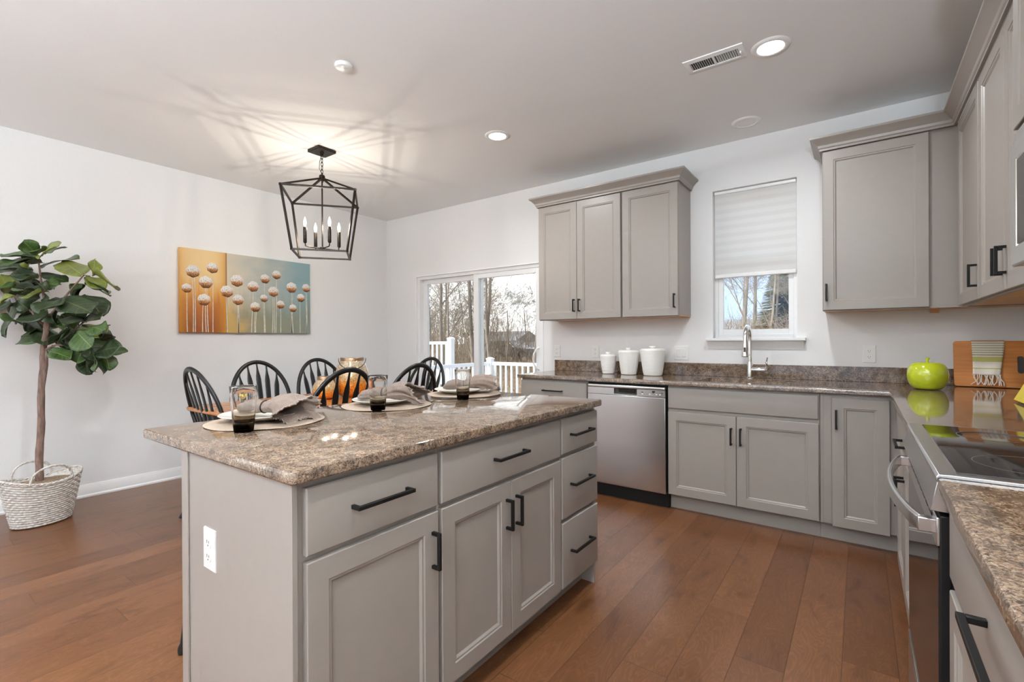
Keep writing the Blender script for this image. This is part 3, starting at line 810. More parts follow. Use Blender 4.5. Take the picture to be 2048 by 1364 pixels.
# control strip with a pocket: built as three boxes around the recess plus its back
hx0, hx1 = -1.507, -1.326
mb = MB()
mb.box(XD0, hx0, fy - 0.004, PB + 0.03, 0.793, 0.843).box(hx1, XD1, fy - 0.004, PB + 0.03, 0.793, 0.843).box(hx0, hx1, fy - 0.004, PB + 0.03, 0.793, 0.800)
mb.build('control_strip', 'steel', dw)
MB().rings([[(x, y, z) for x, z in ((XD0, 0.843), (XD1, 0.843), (XD1, 0.867), (XD0, 0.867))] for y in (PB + 0.03, fy - 0.012)]).build('top_edge', 'steel', dw, bev=0.008, seg=3)
MB().box(hx0, hx1, fy + 0.022, fy + 0.026, 0.800, 0.843).build('pocket_handle', 'slot', dw)
MB().box(hx0 + 0.03, hx1 - 0.02, fy + 0.012, fy + 0.018, 0.812, 0.838).build('pocket_lip', 'bronze', dw, bev=0.003)
for i, (bx, bz) in enumerate([(-1.285, .824), (-1.285, .812), (-1.23, .812), (-1.205, .822), (-1.18, .812), (-1.155, .812), (-1.14, .822)]):
    MB().box(bx - 0.006, bx + 0.006, fy - 0.006, fy - 0.003, bz - 0.003, bz + 0.003).build('button', 'plastic' if i % 3 else 'slot', dw)
MB().box(-1.212, -1.192, fy - 0.0055, fy - 0.003, 0.826, 0.836).build('display', 'blackglass', dw)
MB().box(XD0, XD1 + 0.005, PB + 0.045, PB + 0.05, 0.0, 0.1).build('toe_panel', 'blackgap', dw, smooth=0)

# ---- right run
PRX = 0.168           # carcass front; door faces at 0.148
Fr = FR(PRX)
c = thing('base_cabinet', 'grey base cabinet with a drawer over two doors, between the corner and the range', 'cabinet', (0.47, 2.75, 0), 0, 'kitchen base cabinets')
base_body(c, PRX, 0.79, 2.112, 3.390, '-x')
d = slab_front(Fr, 2.12, 3.03, 0.725, 0.864, c); pull(Fr, 2.575, 0.765, 0.185, True, d)
d = panel_door(Fr, 2.12, 2.573, 0.115, 0.70, c); pull(Fr, 2.545, 0.565, 0.112, False, d)
d = panel_door(Fr, 2.577, 3.03, 0.115, 0.70, c); pull(Fr, 2.606, 0.565, 0.112, False, d)
MB(Fr).box(3.04, 3.387, TK + 0.005, 0.868, 0.0, 0.004).build('filler_panel', 'cab', c, bev=0.001)

c = thing('base_cabinet', 'grey base cabinet nearest the camera, drawer with long black pull beside the range', 'cabinet', (0.47, 0.86, 0), 0, 'kitchen base cabinets')
base_body(c, PRX, 0.79, 0.42, 1.335, '-x')
d = slab_front(Fr, 0.428, 1.325, 0.715, 0.864, c); pull(Fr, 0.875, 0.795, 0.185, True, d)
d = panel_door(Fr, 0.428, 0.874, 0.115, 0.69, c); pull(Fr, 0.846, 0.565, 0.112, False, d)
d = panel_door(Fr, 0.878, 1.325, 0.115, 0.69, c); pull(Fr, 0.906, 0.565, 0.112, False, d)

# ---- granite tops
CT0, CT1 = BT, 0.914
def eased(e, zt=CT1, zb_=CT0, r=0.006):
    """edge profile going out to 0 then back to e (a 2D polygon (d, z))"""
    return [(e, zb_), (r * 0.6, zb_), (0.0, zb_ + r * 0.6), (0.0, zt - r), (r * 0.3, zt - r * 0.3), (r, zt), (e, zt)]

CF = 3.372            # front edge of the back run
CX = 0.132            # front edge of the right run
SINK = (-0.930, -0.362, 3.49, 3.85)
ct = thing('countertop', 'speckled brown granite countertop running along the window wall and into the corner', 'countertop', (-1.2, 3.7, CT0))
mb = MB()
mb.prism([(CF + d_, z) for d_, z in eased(0.05)], 'x', -2.40, CX)                    # eased front strip
mb.box(-2.40, SINK[0], CF + 0.05, YB - 0.001, CT0, CT1)
mb.box(SINK[1], XR - 0.001, CF + 0.05, YB - 0.001, CT0, CT1)
mb.box(SINK[0], SINK[1], CF + 0.05, SINK[2], CT0, CT1)
mb.box(SINK[0], SINK[1], SINK[3], YB - 0.001, CT0, CT1)
mb.box(CX, XR - 0.001, CF, CF + 0.05, CT0, CT1)
mb.prism([(CX + d_, z) for d_, z in eased(0.05)], 'y', 2.108, CF)
mb.box(CX + 0.05, XR - 0.001, 2.108, CF, CT0, CT1)
mb.build('slab', 'granite', ct, smooth=30)
mb = MB(); mb.box(-2.40, XR - 0.022, YB - 0.02, YB - 0.0005, CT1, CT1 + 0.102); mb.box(XR - 0.02, XR - 0.0005, 2.108, YB - 0.02, CT1, CT1 + 0.102)
mb.build('backsplash', 'granite', ct, bev=0.002)
ct = thing('countertop', 'speckled granite countertop in the right foreground, on the near side of the range', 'countertop', (0.47, 0.8, CT0))
mb = MB(); mb.prism([(CX + d_, z) for d_, z in eased(0.05)], 'y', 0.40, 1.340); mb.box(CX + 0.05, XR - 0.001, 0.40, 1.340, CT0, CT1)
mb.build('slab', 'granite', ct, smooth=30)
MB().box(XR - 0.02, XR - 0.0005, 0.40, 1.340, CT1, CT1 + 0.102).build('backsplash', 'granite', ct, bev=0.002)

# undermount sink
sk = thing('sink', 'stainless undermount sink set into the granite below the window', 'sink', (-0.646, 3.67, 0.70))
s0, s1, s2, s3 = SINK
mb = MB()
def rr(i, z): return [(s0 + i, s2 + i, z), (s1 - i, s2 + i, z), (s1 - i, s3 - i, z), (s0 + i, s3 - i, z)]
mb.rings([rr(-0.012, CT0 - 0.0005), rr(0.001, CT0 - 0.0005), rr(0.006, 0.74), rr(0.03, 0.705), rr(0.05, 0.70)], cap0=False)
mb.build('bowl', 'steel', sk, smooth=50)
MB().lathe([(0.0, 0.0), (0.045, 0.0), (0.045, 0.004), (0.03, 0.003), (0.0, 0.002)], (-0.646, 3.7, 0.7005), 24, False, False).build('drain', 'chrome', sk)

# faucet
fc = thing('faucet', 'chrome gooseneck faucet with pull-down spray head behind the sink', 'faucet', (-0.660, 3.912, CT1))
fx_, fy_ = -0.660, 3.912
MB().lathe([(0.027, 0), (0.027, 0.006), (0.021, 0.012), (0.0195, 0.11), (0.017, 0.125)], (fx_, fy_, CT1), 24).build('base', 'chrome', fc)
path = [(fx_, fy_, CT1 + 0.11)] + [(fx_, fy_, CT1 + 0.11 + 0.19 * k / 5) for k in range(1, 6)]
for k in range(1, 11):
    a = PI * k / 10
    path.append((fx_, fy_ - 0.085 + 0.085 * math.cos(a), CT1 + 0.30 + 0.085 * math.sin(a)))
path.append((fx_, fy_ - 0.172, CT1 + 0.275))
MB().tube(path, 0.0152, 14).build('spout', 'chrome', fc)
px_, py_ = fx_, fy_ - 0.172
sh_ = MB().tube([(px_, py_, CT1 + 0.285), (px_, py_ - 0.001, CT1 + 0.26), (px_, py_ - 0.004, CT1 + 0.22), (px_, py_ - 0.008, CT1 + 0.175), (px_, py_ - 0.009, CT1 + 0.168)], [0.0165, 0.0185, 0.021, 0.0255, 0.0245], 16).build('spray_head', 'chrome', fc)
MB().box(px_ - 0.007, px_ + 0.007, py_ - 0.029, py_ - 0.018, CT1 + 0.20, CT1 + 0.235).build('spray_button', 'slot', sh_, bev=0.002)
MB().tube([(fx_ + 0.012, fy_, CT1 + 0.068), (fx_ + 0.10, fy_, CT1 + 0.068), (fx_ + 0.108, fy_, CT1 + 0.068)], [0.0165, 0.0165, 0.012], 16).build('valve_arm', 'chrome', fc)
MB().tube([(fx_ + 0.104, fy_ - 0.004, CT1 + 0.068), (fx_ + 0.114, fy_ - 0.008, CT1 + 0.09), (fx_ + 0.110, fy_ - 0.012, CT1 + 0.12), (fx_ + 0.118, fy_ - 0.016, CT1 + 0.16)], [0.011, 0.0085, 0.0075, 0.005], 10, ry=0.005).build('lever', 'chrome', fc)

# ------------------------------------------------------------------ upper cabinets
UB, UT = 1.385, 2.435
UY = 3.708            # carcass front of the back run uppers (doors add 0.02)
Fu = FB(UY)
def upper(label, x0, x1, loc):
    c = thing('wall_cabinet', label, 'cabinet', loc, 0, 'wall cabinets')
    MB().box(x0, x1, UY, YB - 0.001, UB + 0.012, UT).build('body', 'cab', c, bev=0.001, seg=1)
    MB().box(x0 + 0.002, x1 - 0.002, UY + 0.018, YB - 0.002, UB + 0.004, UB + 0.012).build('bottom_panel', 'maple', c, smooth=0)
    MB().box(x0, x1, UY, UY + 0.018, UB, UB + 0.012).build('face_rail', 'cab', c, smooth=0)
    return c
c = upper('grey double-door wall cabinet above the left counter end, nearer the sliding door', -2.380, -1.578, (-1.98, 3.86, UB))
d = panel_door(Fu, -2.376, -1.987, UB + 0.006, 2.412, c); pull(Fu, -2.010, 1.508, 0.108, False, d)
d = panel_door(Fu, -1.984, -1.582, UB + 0.006, 2.412, c); pull(Fu, -1.957, 1.508, 0.108, False, d)
c = upper('grey single-door wall cabinet between the double-door cabinet and the window', -1.576, -1.114, (-1.345, 3.86, UB))
d = panel_door(Fu, -1.566, -1.118, UB + 0.006, 2.412, c); pull(Fu, -1.143, 1.505, 0.108, False, d)

UX = 0.47             # carcass front of the right run uppers
Fx = FR(UX)
c = upper('grey single-door wall cabinet in the corner, right of the window', -0.194, 0.79, (0.1, 3.86, UB))
d = panel_door(Fu, -0.190, 0.330, UB + 0.006, 2.412, c); pull(Fu, -0.172, 1.505, 0.108, False, d)
MB().box(0.36, 0.40, 3.96, 4.0, UB - 0.018, UB + 0.004).build('cleat', 'maple', c, smooth=0)

def upper_r(label, y0, y1, zb_=UB, x=UX):
    c = thing('wall_cabinet', label, 'cabinet', (0.64, (y0 + y1) / 2, zb_), 0, 'wall cabinets')
    MB().box(x, XR - 0.001, y0, y1, zb_ + 0.012, UT).build('body', 'cab', c, bev=0.001, seg=1)
    MB().box(x + 0.018, XR - 0.002, y0 + 0.002, y1 - 0.002, zb_ + 0.004, zb_ + 0.012).build('bottom_panel', 'maple', c, smooth=0)
    MB().box(x, x + 0.018, y0, y1, zb_, zb_ + 0.012).build('face_rail', 'cab', c, smooth=0)
    return c
c = upper_r('grey wall cabinet with one door on the right wall, next to the corner', 3.085, 3.684)
d = panel_door(Fx, 3.095, 3.66, UB + 0.006, 2.412, c); pull(Fx, 3.13, 1.505, 0.108, False, d)
c = upper_r('grey double-door wall cabinet on the right wall, beside the microwave', 2.112, 3.081)
d = panel_door(Fx, 2.60, 3.075, UB + 0.006, 2.412, c); pull(Fx, 2.628, 1.505, 0.108, False, d)
d = panel_door(Fx, 2.118, 2.596, UB + 0.006, 2.412, c); pull(Fx, 2.566, 1.505, 0.108, False, d)
XM = 0.405
c = upper_r('short grey wall cabinet hanging over the microwave', 1.345, 2.108, 1.84, XM)
Fm = FR(XM)
panel_door(Fm, 1.729, 2.104, 1.846, 2.412, c); panel_door(Fm, 1.349, 1.725, 1.846, 2.412, c)

# crown mouldings
CRP = [(0, 0), (0.012, 0), (0.012, 0.012), (0.018, 0.018), (0.022, 0.032), (0.046, 0.058), (0.058, 0.066), (0.062, 0.070), (0.062, 0.082), (0, 0.082)]
def crown(mb, pts, closed_dirs):
    """sweep the crown profile along a plan polyline with mitres; closed_dirs are outward unit normals per segment"""
    rs = []
    n = len(pts)
    for i, p in enumerate(pts):
        if i == 0: o = Vector(closed_dirs[0])
        elif i == n - 1: o = Vector(closed_dirs[-1])
        else:
            a, b_ = Vector(closed_dirs[i - 1]), Vector(closed_dirs[i])
            o = a + b_ if abs(a.dot(b_)) < 0.5 else a
        rs.append([(p[0] + o.x * d_, p[1] + o.y * d_, CZ + z) for d_, z in CRP])
    mb.rings(rs)
CZ = UT - 0.018
fy0 = UY - 0.021
t = thing('crown_moulding', 'grey crown moulding along the top of the pair of cabinets left of the window', 'moulding', (-1.75, 3.75, CZ), 0, 'crown mouldings')
mb = MB(); crown(mb, [(-2.381, YB - 0.001), (-2.381, fy0), (-1.113, fy0), (-1.113, YB - 0.001)], [(-1, 0), (0, -1), (1, 0)])
mb.build('profile', 'cab', t, smooth=25)
t = thing('crown_moulding', 'grey crown moulding wrapping the corner cabinets right of the window', 'moulding', (0.1, 3.6, CZ), 0, 'crown mouldings')
fx0 = UX - 0.021
mb = MB(); crown(mb, [(-0.195, YB - 0.001), (-0.195, fy0), (fx0, fy0), (fx0, 2.108 + 0.0), (XM - 0.021, 2.108), (XM - 0.021, 1.345)], [(-1, 0), (0, -1), (-1, 0), (0, 1), (-1, 0)])
mb.build('profile', 'cab', t, smooth=25)

# microwave over the range
mw = thing('microwave', 'stainless over-the-range microwave under the short cabinet', 'microwave', (0.6, 1.73, 1.42))
MB().box(0.41, XR - 0.002, 1.347, 2.106, 1.425, 1.838).build('case', 'steel', mw, bev=0.004)
mb = MB(lambda u, v, w: (0.41 - w, u, v))
mb.rings([rect(1.50, 2.104, 1.427, 1.80, i, w) for i, w in [(0, 0.0005), (0, 0.026), (0.004, 0.03), (0.055, 0.03), (0.06, 0.026)]])
dm = mb.build('door', 'steel', mw, smooth=25)
MB().box(0.381, 0.385, 1.561, 2.043, 1.488, 1.739).build('door_glass', 'blackglass', dm)
MB().tube([(0.383, 1.53, 1.47), (0.35, 1.53, 1.48), (0.345, 1.53, 1.61), (0.35, 1.53, 1.74), (0.383, 1.53, 1.75)], 0.009, 10).build('handle', 'steel', dm)
MB().box(0.382, 0.4095, 1.349, 1.497, 1.427, 1.80).build('control_panel', 'blackglass', mw, bev=0.003)
MB().box(0.388, 0.4095, 1.349, 2.104, 1.803, 1.836).build('vent_grille', 'steel', mw, bev=0.003)

# ------------------------------------------------------------------ range
rg = thing('range', 'stainless slide-in electric range with black glass cooktop and curved door handle', 'range', (0.46, 1.725, 0))
y0, y1 = 1.345, 2.104
MB().box(0.155, XR - 0.005, y0 + 0.004, y1 - 0.004, 0.03, 0.905).build('body', 'blackgap', rg, smooth=0)
mb = MB()
mb.prism([(0.130, 0.905), (0.130, 0.915), (0.134, 0.920), (0.155, 0.9215), (0.79, 0.9215), (0.79, 0.905)], 'y', y0, y1)
mb.build('cooktop_frame', 'steel', rg, bev=0.0015)
cg = MB().rings([[(x, y, z) for x, y in [(0.165 + i, y0 + 0.03 + i), (0.72 - i, y0 + 0.03 + i), (0.72 - i, y1 - 0.03 - i), (0.165 + i, y1 - 0.03 - i)]] for i, z in ((0, 0.9212), (0.001, 0.9232), (0.003, 0.924))]).build('cooktop_glass', 'blackglass', rg, bev=0.0)
M['ring'] = plain('burner_print', (0.11, 0.10, 0.095), 0.12, nscale=20, namp=0.1)
for bx, by, br in ((0.31, 1.53, 0.10), (0.31, 1.92, 0.08), (0.57, 1.53, 0.075), (0.57, 1.92, 0.10)):
    MB().lathe([(br, 0), (br, 0.0004), (br - 0.0025, 0.0004), (br - 0.0025, 0)], (bx, by, 0.92395), 48, False, False).build('burner_ring', 'ring', cg)
# sloping control fascia and shiny lower lip
MB().prism([(0.155, 0.84), (0.120, 0.842), (0.132, 0.904), (0.155, 0.904)], 'y', y0 + 0.002, y1 - 0.002).build('control_panel', 'steel', rg, bev=0.001)
# oven door: steel rails, black glass, vents at the top edge
dx = 0.136
dn = MB().box(dx, 0.154, y0 + 0.001, y1 - 0.001, 0.205, 0.832).build('oven_door', 'blackgap', rg, bev=0.002)
MB().box(dx - 0.003, dx + 0.001, y0 + 0.003, y1 - 0.003, 0.225, 0.765).build('door_glass', 'blackglass', dn)
MB().box(dx - 0.006, dx + 0.001, y0 + 0.002, y1 - 0.002, 0.767, 0.828).build('top_rail', 'steel', dn, bev=0.002)
MB().box(dx - 0.006, dx + 0.001, y0 + 0.002, y1 - 0.002, 0.206, 0.223).build('bottom_rail', 'steel', dn, bev=0.002)
mb = MB()
for k in range(9):
    yk = y0 + 0.07 + k * 0.07
    mb.box(dx - 0.0075, dx - 0.005, yk, yk + 0.05, 0.812, 0.819)
mb.build('vent_slots', 'blackgap', dn, smooth=0)
hp = []
for k in range(17):
    t_ = k / 16
    yk = y0 + 0.045 + (y1 - y0 - 0.09) * t_
    hp.append((dx - 0.028 - 0.040 * math.sin(PI * t_) ** 0.8, yk, 0.80))
mb = MB()
ringsH = []
for p in hp:
    ringsH.append([(p[0] - 0.007, p[1], p[2] - 0.016), (p[0] + 0.006, p[1], p[2] - 0.016), (p[0] + 0.006, p[1], p[2] + 0.014), (p[0] - 0.002, p[1], p[2] + 0.017), (p[0] - 0.007, p[1], p[2] + 0.012)])
mb.rings(ringsH)
for yk in (hp[0][1], hp[-1][1]): mb.box(dx - 0.034, dx - 0.004, yk - 0.013, yk + 0.013, 0.785, 0.815)
mb.build('door_handle', 'steel', dn, smooth=50, bev=0.002)
dd = MB().box(dx, 0.154, y0 + 0.001, y1 - 0.001, 0.04, 0.198).build('storage_drawer', 'blackgap', rg, bev=0.002)
MB().box(dx - 0.005, dx + 0.001, y0 + 0.003, y1 - 0.003, 0.045, 0.195).build('drawer_front', 'steel', dd, bev=0.002)
mb = MB(); mb.box(0.17, 0.76, y0 + 0.02, y1 - 0.02, 0.0, 0.031)
mb.build('plinth', 'blackgap', rg, smooth=0)

# ------------------------------------------------------------------ island
PI_ = -1.072          # carcass front; door faces at -1.052
Fi = FI(PI_)
IX0 = -1.660          # back of the island cabinets
IY0, IYA, IYB, IY1 = 0.604, 1.066, 1.806, 2.155
def isl(label, y0, y1):
    c = thing('island_cabinet', label, 'cabinet', (-1.36, (y0 + y1) / 2, 0), 0, 'island cabinets')
    base_body(c, IX0, PI_, y0, y1, '+x')
    return c
c = isl('grey island cabinet with one drawer and one door, at the end with the outlet', IY0 + 0.001, IYA - 0.001)
MB().box(IX0 - 0.012, PI_ + 0.012, IY0 - 0.014, IY0, 0.0, BT).build('end_panel', 'cab', c, bev=0.001)
MB().box(IX0 - 0.016, IX0 + 0.026, IY0 - 0.020, IY0 - 0.0141, 0.0, BT).build('corner_strip', 'cab', c, bev=0.0015)
d = slab_front(Fi, 0.622, 1.056, 0.700, 0.862, c); pull(Fi, 0.838, 0.785, 0.19, True, d)
d = panel_door(Fi, 0.622, 1.056, 0.115, 0.684, c); pull(Fi, 1.030, 0.573, 0.112, False, d)
c = isl('grey island cabinet with one wide drawer above a pair of doors, in the middle', IYA, IYB)
d = slab_front(Fi, 1.071, 1.800, 0.700, 0.862, c); pull(Fi, 1.425, 0.785, 0.19, True, d)
d = panel_door(Fi, 1.071, 1.4345, 0.115, 0.684, c); pull(Fi, 1.406, 0.570, 0.112, False, d)
d = panel_door(Fi, 1.4375, 1.800, 0.115, 0.684, c); pull(Fi, 1.438 + 0.028, 0.570, 0.112, False, d)
c = isl('grey island cabinet with a bank of three drawers, at the end near the dishwasher', IYB + 0.001, IY1)
MB().box(IX0, PI_, IY1, IY1 + 0.012, 0.0, BT).build('end_panel', 'cab', c, bev=0.001)
for v0, v1, hv in ((0.706, 0.862, 0.785), (0.420, 0.688, 0.562), (0.115, 0.402, 0.264)):
    d = slab_front(Fi, 1.815, 2.160, v0, v1, c); pull(Fi, 1.978, hv, 0.19, True, d)
c = thing('island_back_panel', 'grey panel closing the back of the island towards the dining table', 'panel', (IX0 - 0.006, 1.38, 0))
MB().box(IX0 - 0.012, IX0 - 0.0005, IY0 + 0.001, IY1 + 0.012, 0.0, BT).build('panel', 'cab', c, bev=0.001)

T = (-1.975, -1.030, 0.573, 2.172)
ct = thing('countertop', 'speckled brown granite island countertop laid with three place settings', 'countertop', (-1.5, 1.37, CT0))
rs = []
for i, z in ((0.0022, CT0), (0, CT0 + 0.0035), (0, CT1 - 0.006), (0.0018, CT1 - 0.0018), (0.006, CT1)):
    q = 0.012
    pts = []
    for cx_, cy_, a in ((T[0] + q, T[2] + q, PI), (T[1] - q, T[2] + q, 1.5 * PI), (T[1] - q, T[3] - q, 0), (T[0] + q, T[3] - q, 0.5 * PI)):
        for k in range(5):
            b_ = a + k * PI / 8
            pts.append((cx_ + (q - i) * math.cos(b_), cy_ + (q - i) * math.sin(b_), z))
    rs.append(pts)
MB().rings(rs).build('slab', 'granite', ct, smooth=30)

def outlet(label, F, u, v, kind='duplex', group='duplex outlets on the window wall'):
    """cover plate with two receptacles (or two rocker switches)"""
    gw = 0.036 if kind != 'double' else 0.058
    p = F(u, v, 0)
    t = thing('wall_outlet' if kind == 'duplex' else 'switch_plate', label, 'outlet' if kind == 'duplex' else 'switch', p, 0, group)
    mb = MB(F)
    mb.rings([rect(u - gw, u + gw, v - 0.058, v + 0.058, i, w) for i, w in ((0, 0.0), (0, 0.003), (0.003, 0.006))])
    mb.build('cover_plate', 'plastic', t, smooth=25)
    if kind == 'duplex':
        for dv in (-0.02, 0.02):
            pl = []
            for k in range(20):
                a = 2 * PI * k / 20
                pl.append((u + 0.0165 * math.cos(a), v + dv + max(-0.0135, min(0.0135, 0.0165 * math.sin(a)))))
            q = MB(F); q.rings([[(a, b_, w) for a, b_ in pl] for w in (0.0055, 0.0078)])
            r = q.build('receptacle', 'plastic', t, smooth=25)
            q = MB(F)
            for du, hh in ((-0.006, 0.0045), (0.006, 0.0035)): q.box(u + du - 0.001, u + du + 0.001, v + dv - hh + 0.003, v + dv + hh + 0.003, 0.0076, 0.0082)
            q.box(u - 0.002, u + 0.002, v + dv - 0.009, v + dv - 0.0055, 0.0076, 0.0082)
            q.build('slots', 'slot', r, smooth=0)
    else:
        for du in (-0.023, 0.023):
            q = MB(F); q.rings([rect(u + du - 0.016, u + du + 0.016, v - 0.033, v + 0.033, i, w) for i, w in ((0, 0.0055), (0, 0.008), (0.003, 0.0095))])
            q.build('rocker', 'plastic', t, smooth=25)
    return t
Fw = FB(YB)
outlet('white outlet above the counter, leftmost one beside the sliding door', Fw, -2.380, 1.100)
outlet('white outlet on the wall just left of the three canisters', Fw, -1.970, 1.100)
outlet('white double switch plate on the wall right of the canisters', Fw, -1.192, 1.095, 'double', None)
outlet('white outlet on the wall between the window and the lime apple jar', Fw, 0.052, 1.102)
# island outlet on the end panel (faces -Y)
outlet('white outlet on the grey end panel of the island', FB(IY0 - 0.014), -1.488, 0.622, 'duplex', None)

# ------------------------------------------------------------------ place settings
def make_mat():
    t = thing('placemat', 'x', 'placemat', (0, 0, 0), 0, 'placemats on the island')
    mb = MB(); n = 72
    def ring(r, z, ph=0.0): return [(r * math.cos(2 * PI * k / n), r * math.sin(2 * PI * k / n), z + 0.0012 * math.sin(5 * 2 * PI * k / n + ph)) for k in range(n)]
    mb.rings([ring(0.196, 0.0013), ring(0.2, 0.0026), ring(0.197, 0.0042), ring(0.17, 0.0036), ring(0.08, 0.0036), ring(0.01, 0.0036)])
    mb.build('woven_disc', 'mat', t, smooth=60)
    return t
def make_plate():
    t = thing('dinner_plate', 'x', 'plate', (0, 0, 0), 0, 'plates on the island')
    MB().lathe([(0.0, 0.002), (0.062, 0.002), (0.066, 0.0), (0.072, 0.003), (0.092, 0.008), (0.134, 0.021), (0.138, 0.0235), (0.136, 0.0255), (0.126, 0.022), (0.094, 0.0125), (0.076, 0.0075), (0.0, 0.006)], n=64, cap0=False, cap1=False).build('plate_body', 'ivory', t, smooth=60)
    return t
def make_tumbler():
    t = thing('tumbler', 'x', 'glass', (0, 0, 0), 0, 'tumblers on the island')
    h = 0.150; r0, r1 = 0.0285, 0.0415
    def R(z): return r0 + (r1 - r0) * (z / h) ** 0.9
    n = 16
    def fl(z, inset=0.0):     # gently faceted wall
        m_ = 64
        k_ = max(0.0, 1 - abs(z / h - 0.3) * 1.2) * 0.02
        return [((R(z) - inset) * (1 + k_ * math.cos(8 * 2 * PI * i / m_)) * math.cos(2 * PI * i / m_), (R(z) - inset) * (1 + k_ * math.cos(8 * 2 * PI * i / m_)) * math.sin(2 * PI * i / m_), z) for i in range(m_)]
    zs = [0.0015, 0.015, 0.028, 0.045, 0.07, 0.1, 0.125, 0.148]
    outer = [fl(0.0, 0.0035)] + [fl(z) for z in zs] + [fl(0.1496, 0.0006)]
    inner = [fl(0.1496, 0.0016)] + [fl(z, 0.0022) for z in (0.148, 0.125, 0.1, 0.07)] + [fl(0.045, 0.003), fl(0.036, 0.005), fl(0.031, 0.010), fl(0.030, 0.018)]
    MB().rings(outer + inner).build('glass_body', 'tumbler', t, smooth=60)
    return t
def make_napkin(seed, lobes, spread=1.0, rise=1.0):
    """cloth gathered in a ring: a closed double fold on one side, and on the other (local +x)
    a trumpet of cloth opening into a hollow, with a ruffled frayed selvedge"""
    random.seed(seed)
    t = thing('cloth_napkin', 'x', 'napkin', (0, 0, 0), 0, 'napkins on the plates')
    nu, nv = 44, 96
    # (u, half width, half height)
    U = [(0.0, 0.006, 0.004), (0.03, 0.030, 0.012), (0.10, 0.046, 0.022), (0.24, 0.044, 0.027), (0.38, 0.029, 0.022), (0.44, 0.026, 0.021), (0.52, 0.036, 0.026), (0.68, 0.058, 0.038), (0.86, 0.074, 0.046), (0.95, 0.086, 0.050), (1.0, 0.100, 0.057)]
    def prof(u):
        for (a, r1, h1), (b_, r2, h2) in zip(U, U[1:]):
            if u <= b_:
                k = (u - a) / (b_ - a); k = k * k * (3 - 2 * k)
                return r1 + (r2 - r1) * k, h1 + (h2 - h1) * k
        return U[-1][1:]
    ph = [random.uniform(0, 6.28) for _ in range(6)]
    L = 0.272
    def point(u, v, ins=0.0):
        r, hgt = prof(u)
        r = (r - ins) * (1 + (spread - 1) * max(0, u - .45) / .55); hgt = (hgt - ins) * (1 + (rise - 1) * max(0, u - .45) / .55)
        a = 2 * PI * v
        f = max(0.0, (u - 0.40) / 0.60)
        # pinched folds: sharp ridges rather than smooth waves
        tri = lambda x: 2 / PI * math.asin(0.96 * math.sin(x))
        rip = 1 + f * (0.30 * tri(lobes * a + ph[0]) + 0.16 * tri((2 * lobes + 1) * a + ph[1] + 2.5 * u) + 0.07 * math.sin(11 * a + ph[2]))
        if u < 0.40: rip = 1 + 0.16 * tri(4 * a + ph[3]) * min(1, u / .08) * (1 - u / .5)
        reach = f * f * (0.030 * math.sin(2 * a + ph[4]) + 0.016 * math.sin(5 * a + ph[5]))
        if u > 0.97: reach += 0.003 * math.sin(31 * a)
        x = (u - 0.44) * L + reach
        y = r * math.cos(a) * rip
        zc = 0.020 + 0.016 * u + hgt * 0.62 - 0.034 * max(0.0, (u - 0.68) / 0.32) ** 2
        z = zc + hgt * math.sin(a) * rip
        d_ = math.hypot(x, y)
        zmin = 0.002 + 0.017 * min(1, max(0, (d_ - 0.075) / 0.06))
        if d_ > 0.137: zmin = max(-0.008, 0.019 - (d_ - 0.137) * 1.2)
        return (x, y, max(zmin, z))
    mb = MB()
    rs = [[point(i / nu, j / nv) for j in range(nv)] for i in range(nu + 1)]
    rs2 = [[point(i / nu, j / nv, 0.0035) for j in range(nv)] for i in range(nu, 18, -1)]
    mb.rings(rs + rs2)
    mb.build('folded_cloth', 'linen', t, smooth=70, recalc=True)
    fr = MB()                                            # loose threads along the selvedge
    for j in range(260):
        v = j / 260
        p = Vector(point(1.0, v)); q = Vector(point(0.95, v))
        d_ = (p - q).normalized() * random.uniform(0.003, 0.009) + Vector((random.uniform(-.002, .002), random.uniform(-.003, .003), random.uniform(-.001, .003)))
        e = p + d_
        e.z = max(e.z, p.z - 0.003)
        fr.bar(p - (p - q).normalized() * 0.004, e, 0.0020, 0.0014)
    fr.build('frayed_edge', 'fray', t, smooth=0)
    rr_ = [point(0.425, j / 28) for j in range(28)]
    cc = Vector((sum(p[0] for p in rr_) / 28, sum(p[1] for p in rr_) / 28, sum(p[2] for p in rr_) / 28))
    MB().tube([tuple(cc + (Vector(p) - cc) * 1.06) for p in rr_], 0.0022, 6, closed=True).build('twine_tie', 'bronze', t)
    return t

mat0, pl0, tb0 = make_mat(), make_plate(), make_tumbler()
SET = [((-1.772, 0.893), (-1.812, 0.890), (-1.634, 0.748), 'nearest the camera', 'nearest'),
       ((-1.750, 1.432), (-1.790, 1.440), (-1.640, 1.293), 'in the middle of the island', 'middle'),
       ((-1.762, 1.975), (-1.800, 1.975), (-1.604, 1.785), 'at the far end of the island', 'far')]
for i, (mp_, pp, gp, where, w2) in enumerate(SET):
    zm_ = CT1 + 0.0003
    a = place(mat0, (mp_[0], mp_[1], zm_), 0.3) if i == 0 else dup(mat0, (mp_[0], mp_[1], zm_), 0.3 + i)
    a['label'] = 'round tan woven placemat ' + where
    a = place(pl0, (pp[0], pp[1], zm_ + 0.0038)) if i == 0 else dup(pl0, (pp[0], pp[1], zm_ + 0.0038))
    a['label'] = 'ivory dinner plate under the napkin ' + where
    a = place(tb0, (gp[0], gp[1], CT1 + 0.0004), 0.2) if i == 0 else dup(tb0, (gp[0], gp[1], CT1 + 0.0004), 0.2)
    a['label'] = 'tall clear tumbler with smoked dark base, ' + {'nearest': 'nearest the camera', 'middle': 'middle of the three on the island', 'far': 'farthest of the three on the island'}[w2]
zp = CT1 + 0.0003 + 0.0038 + 0.0062
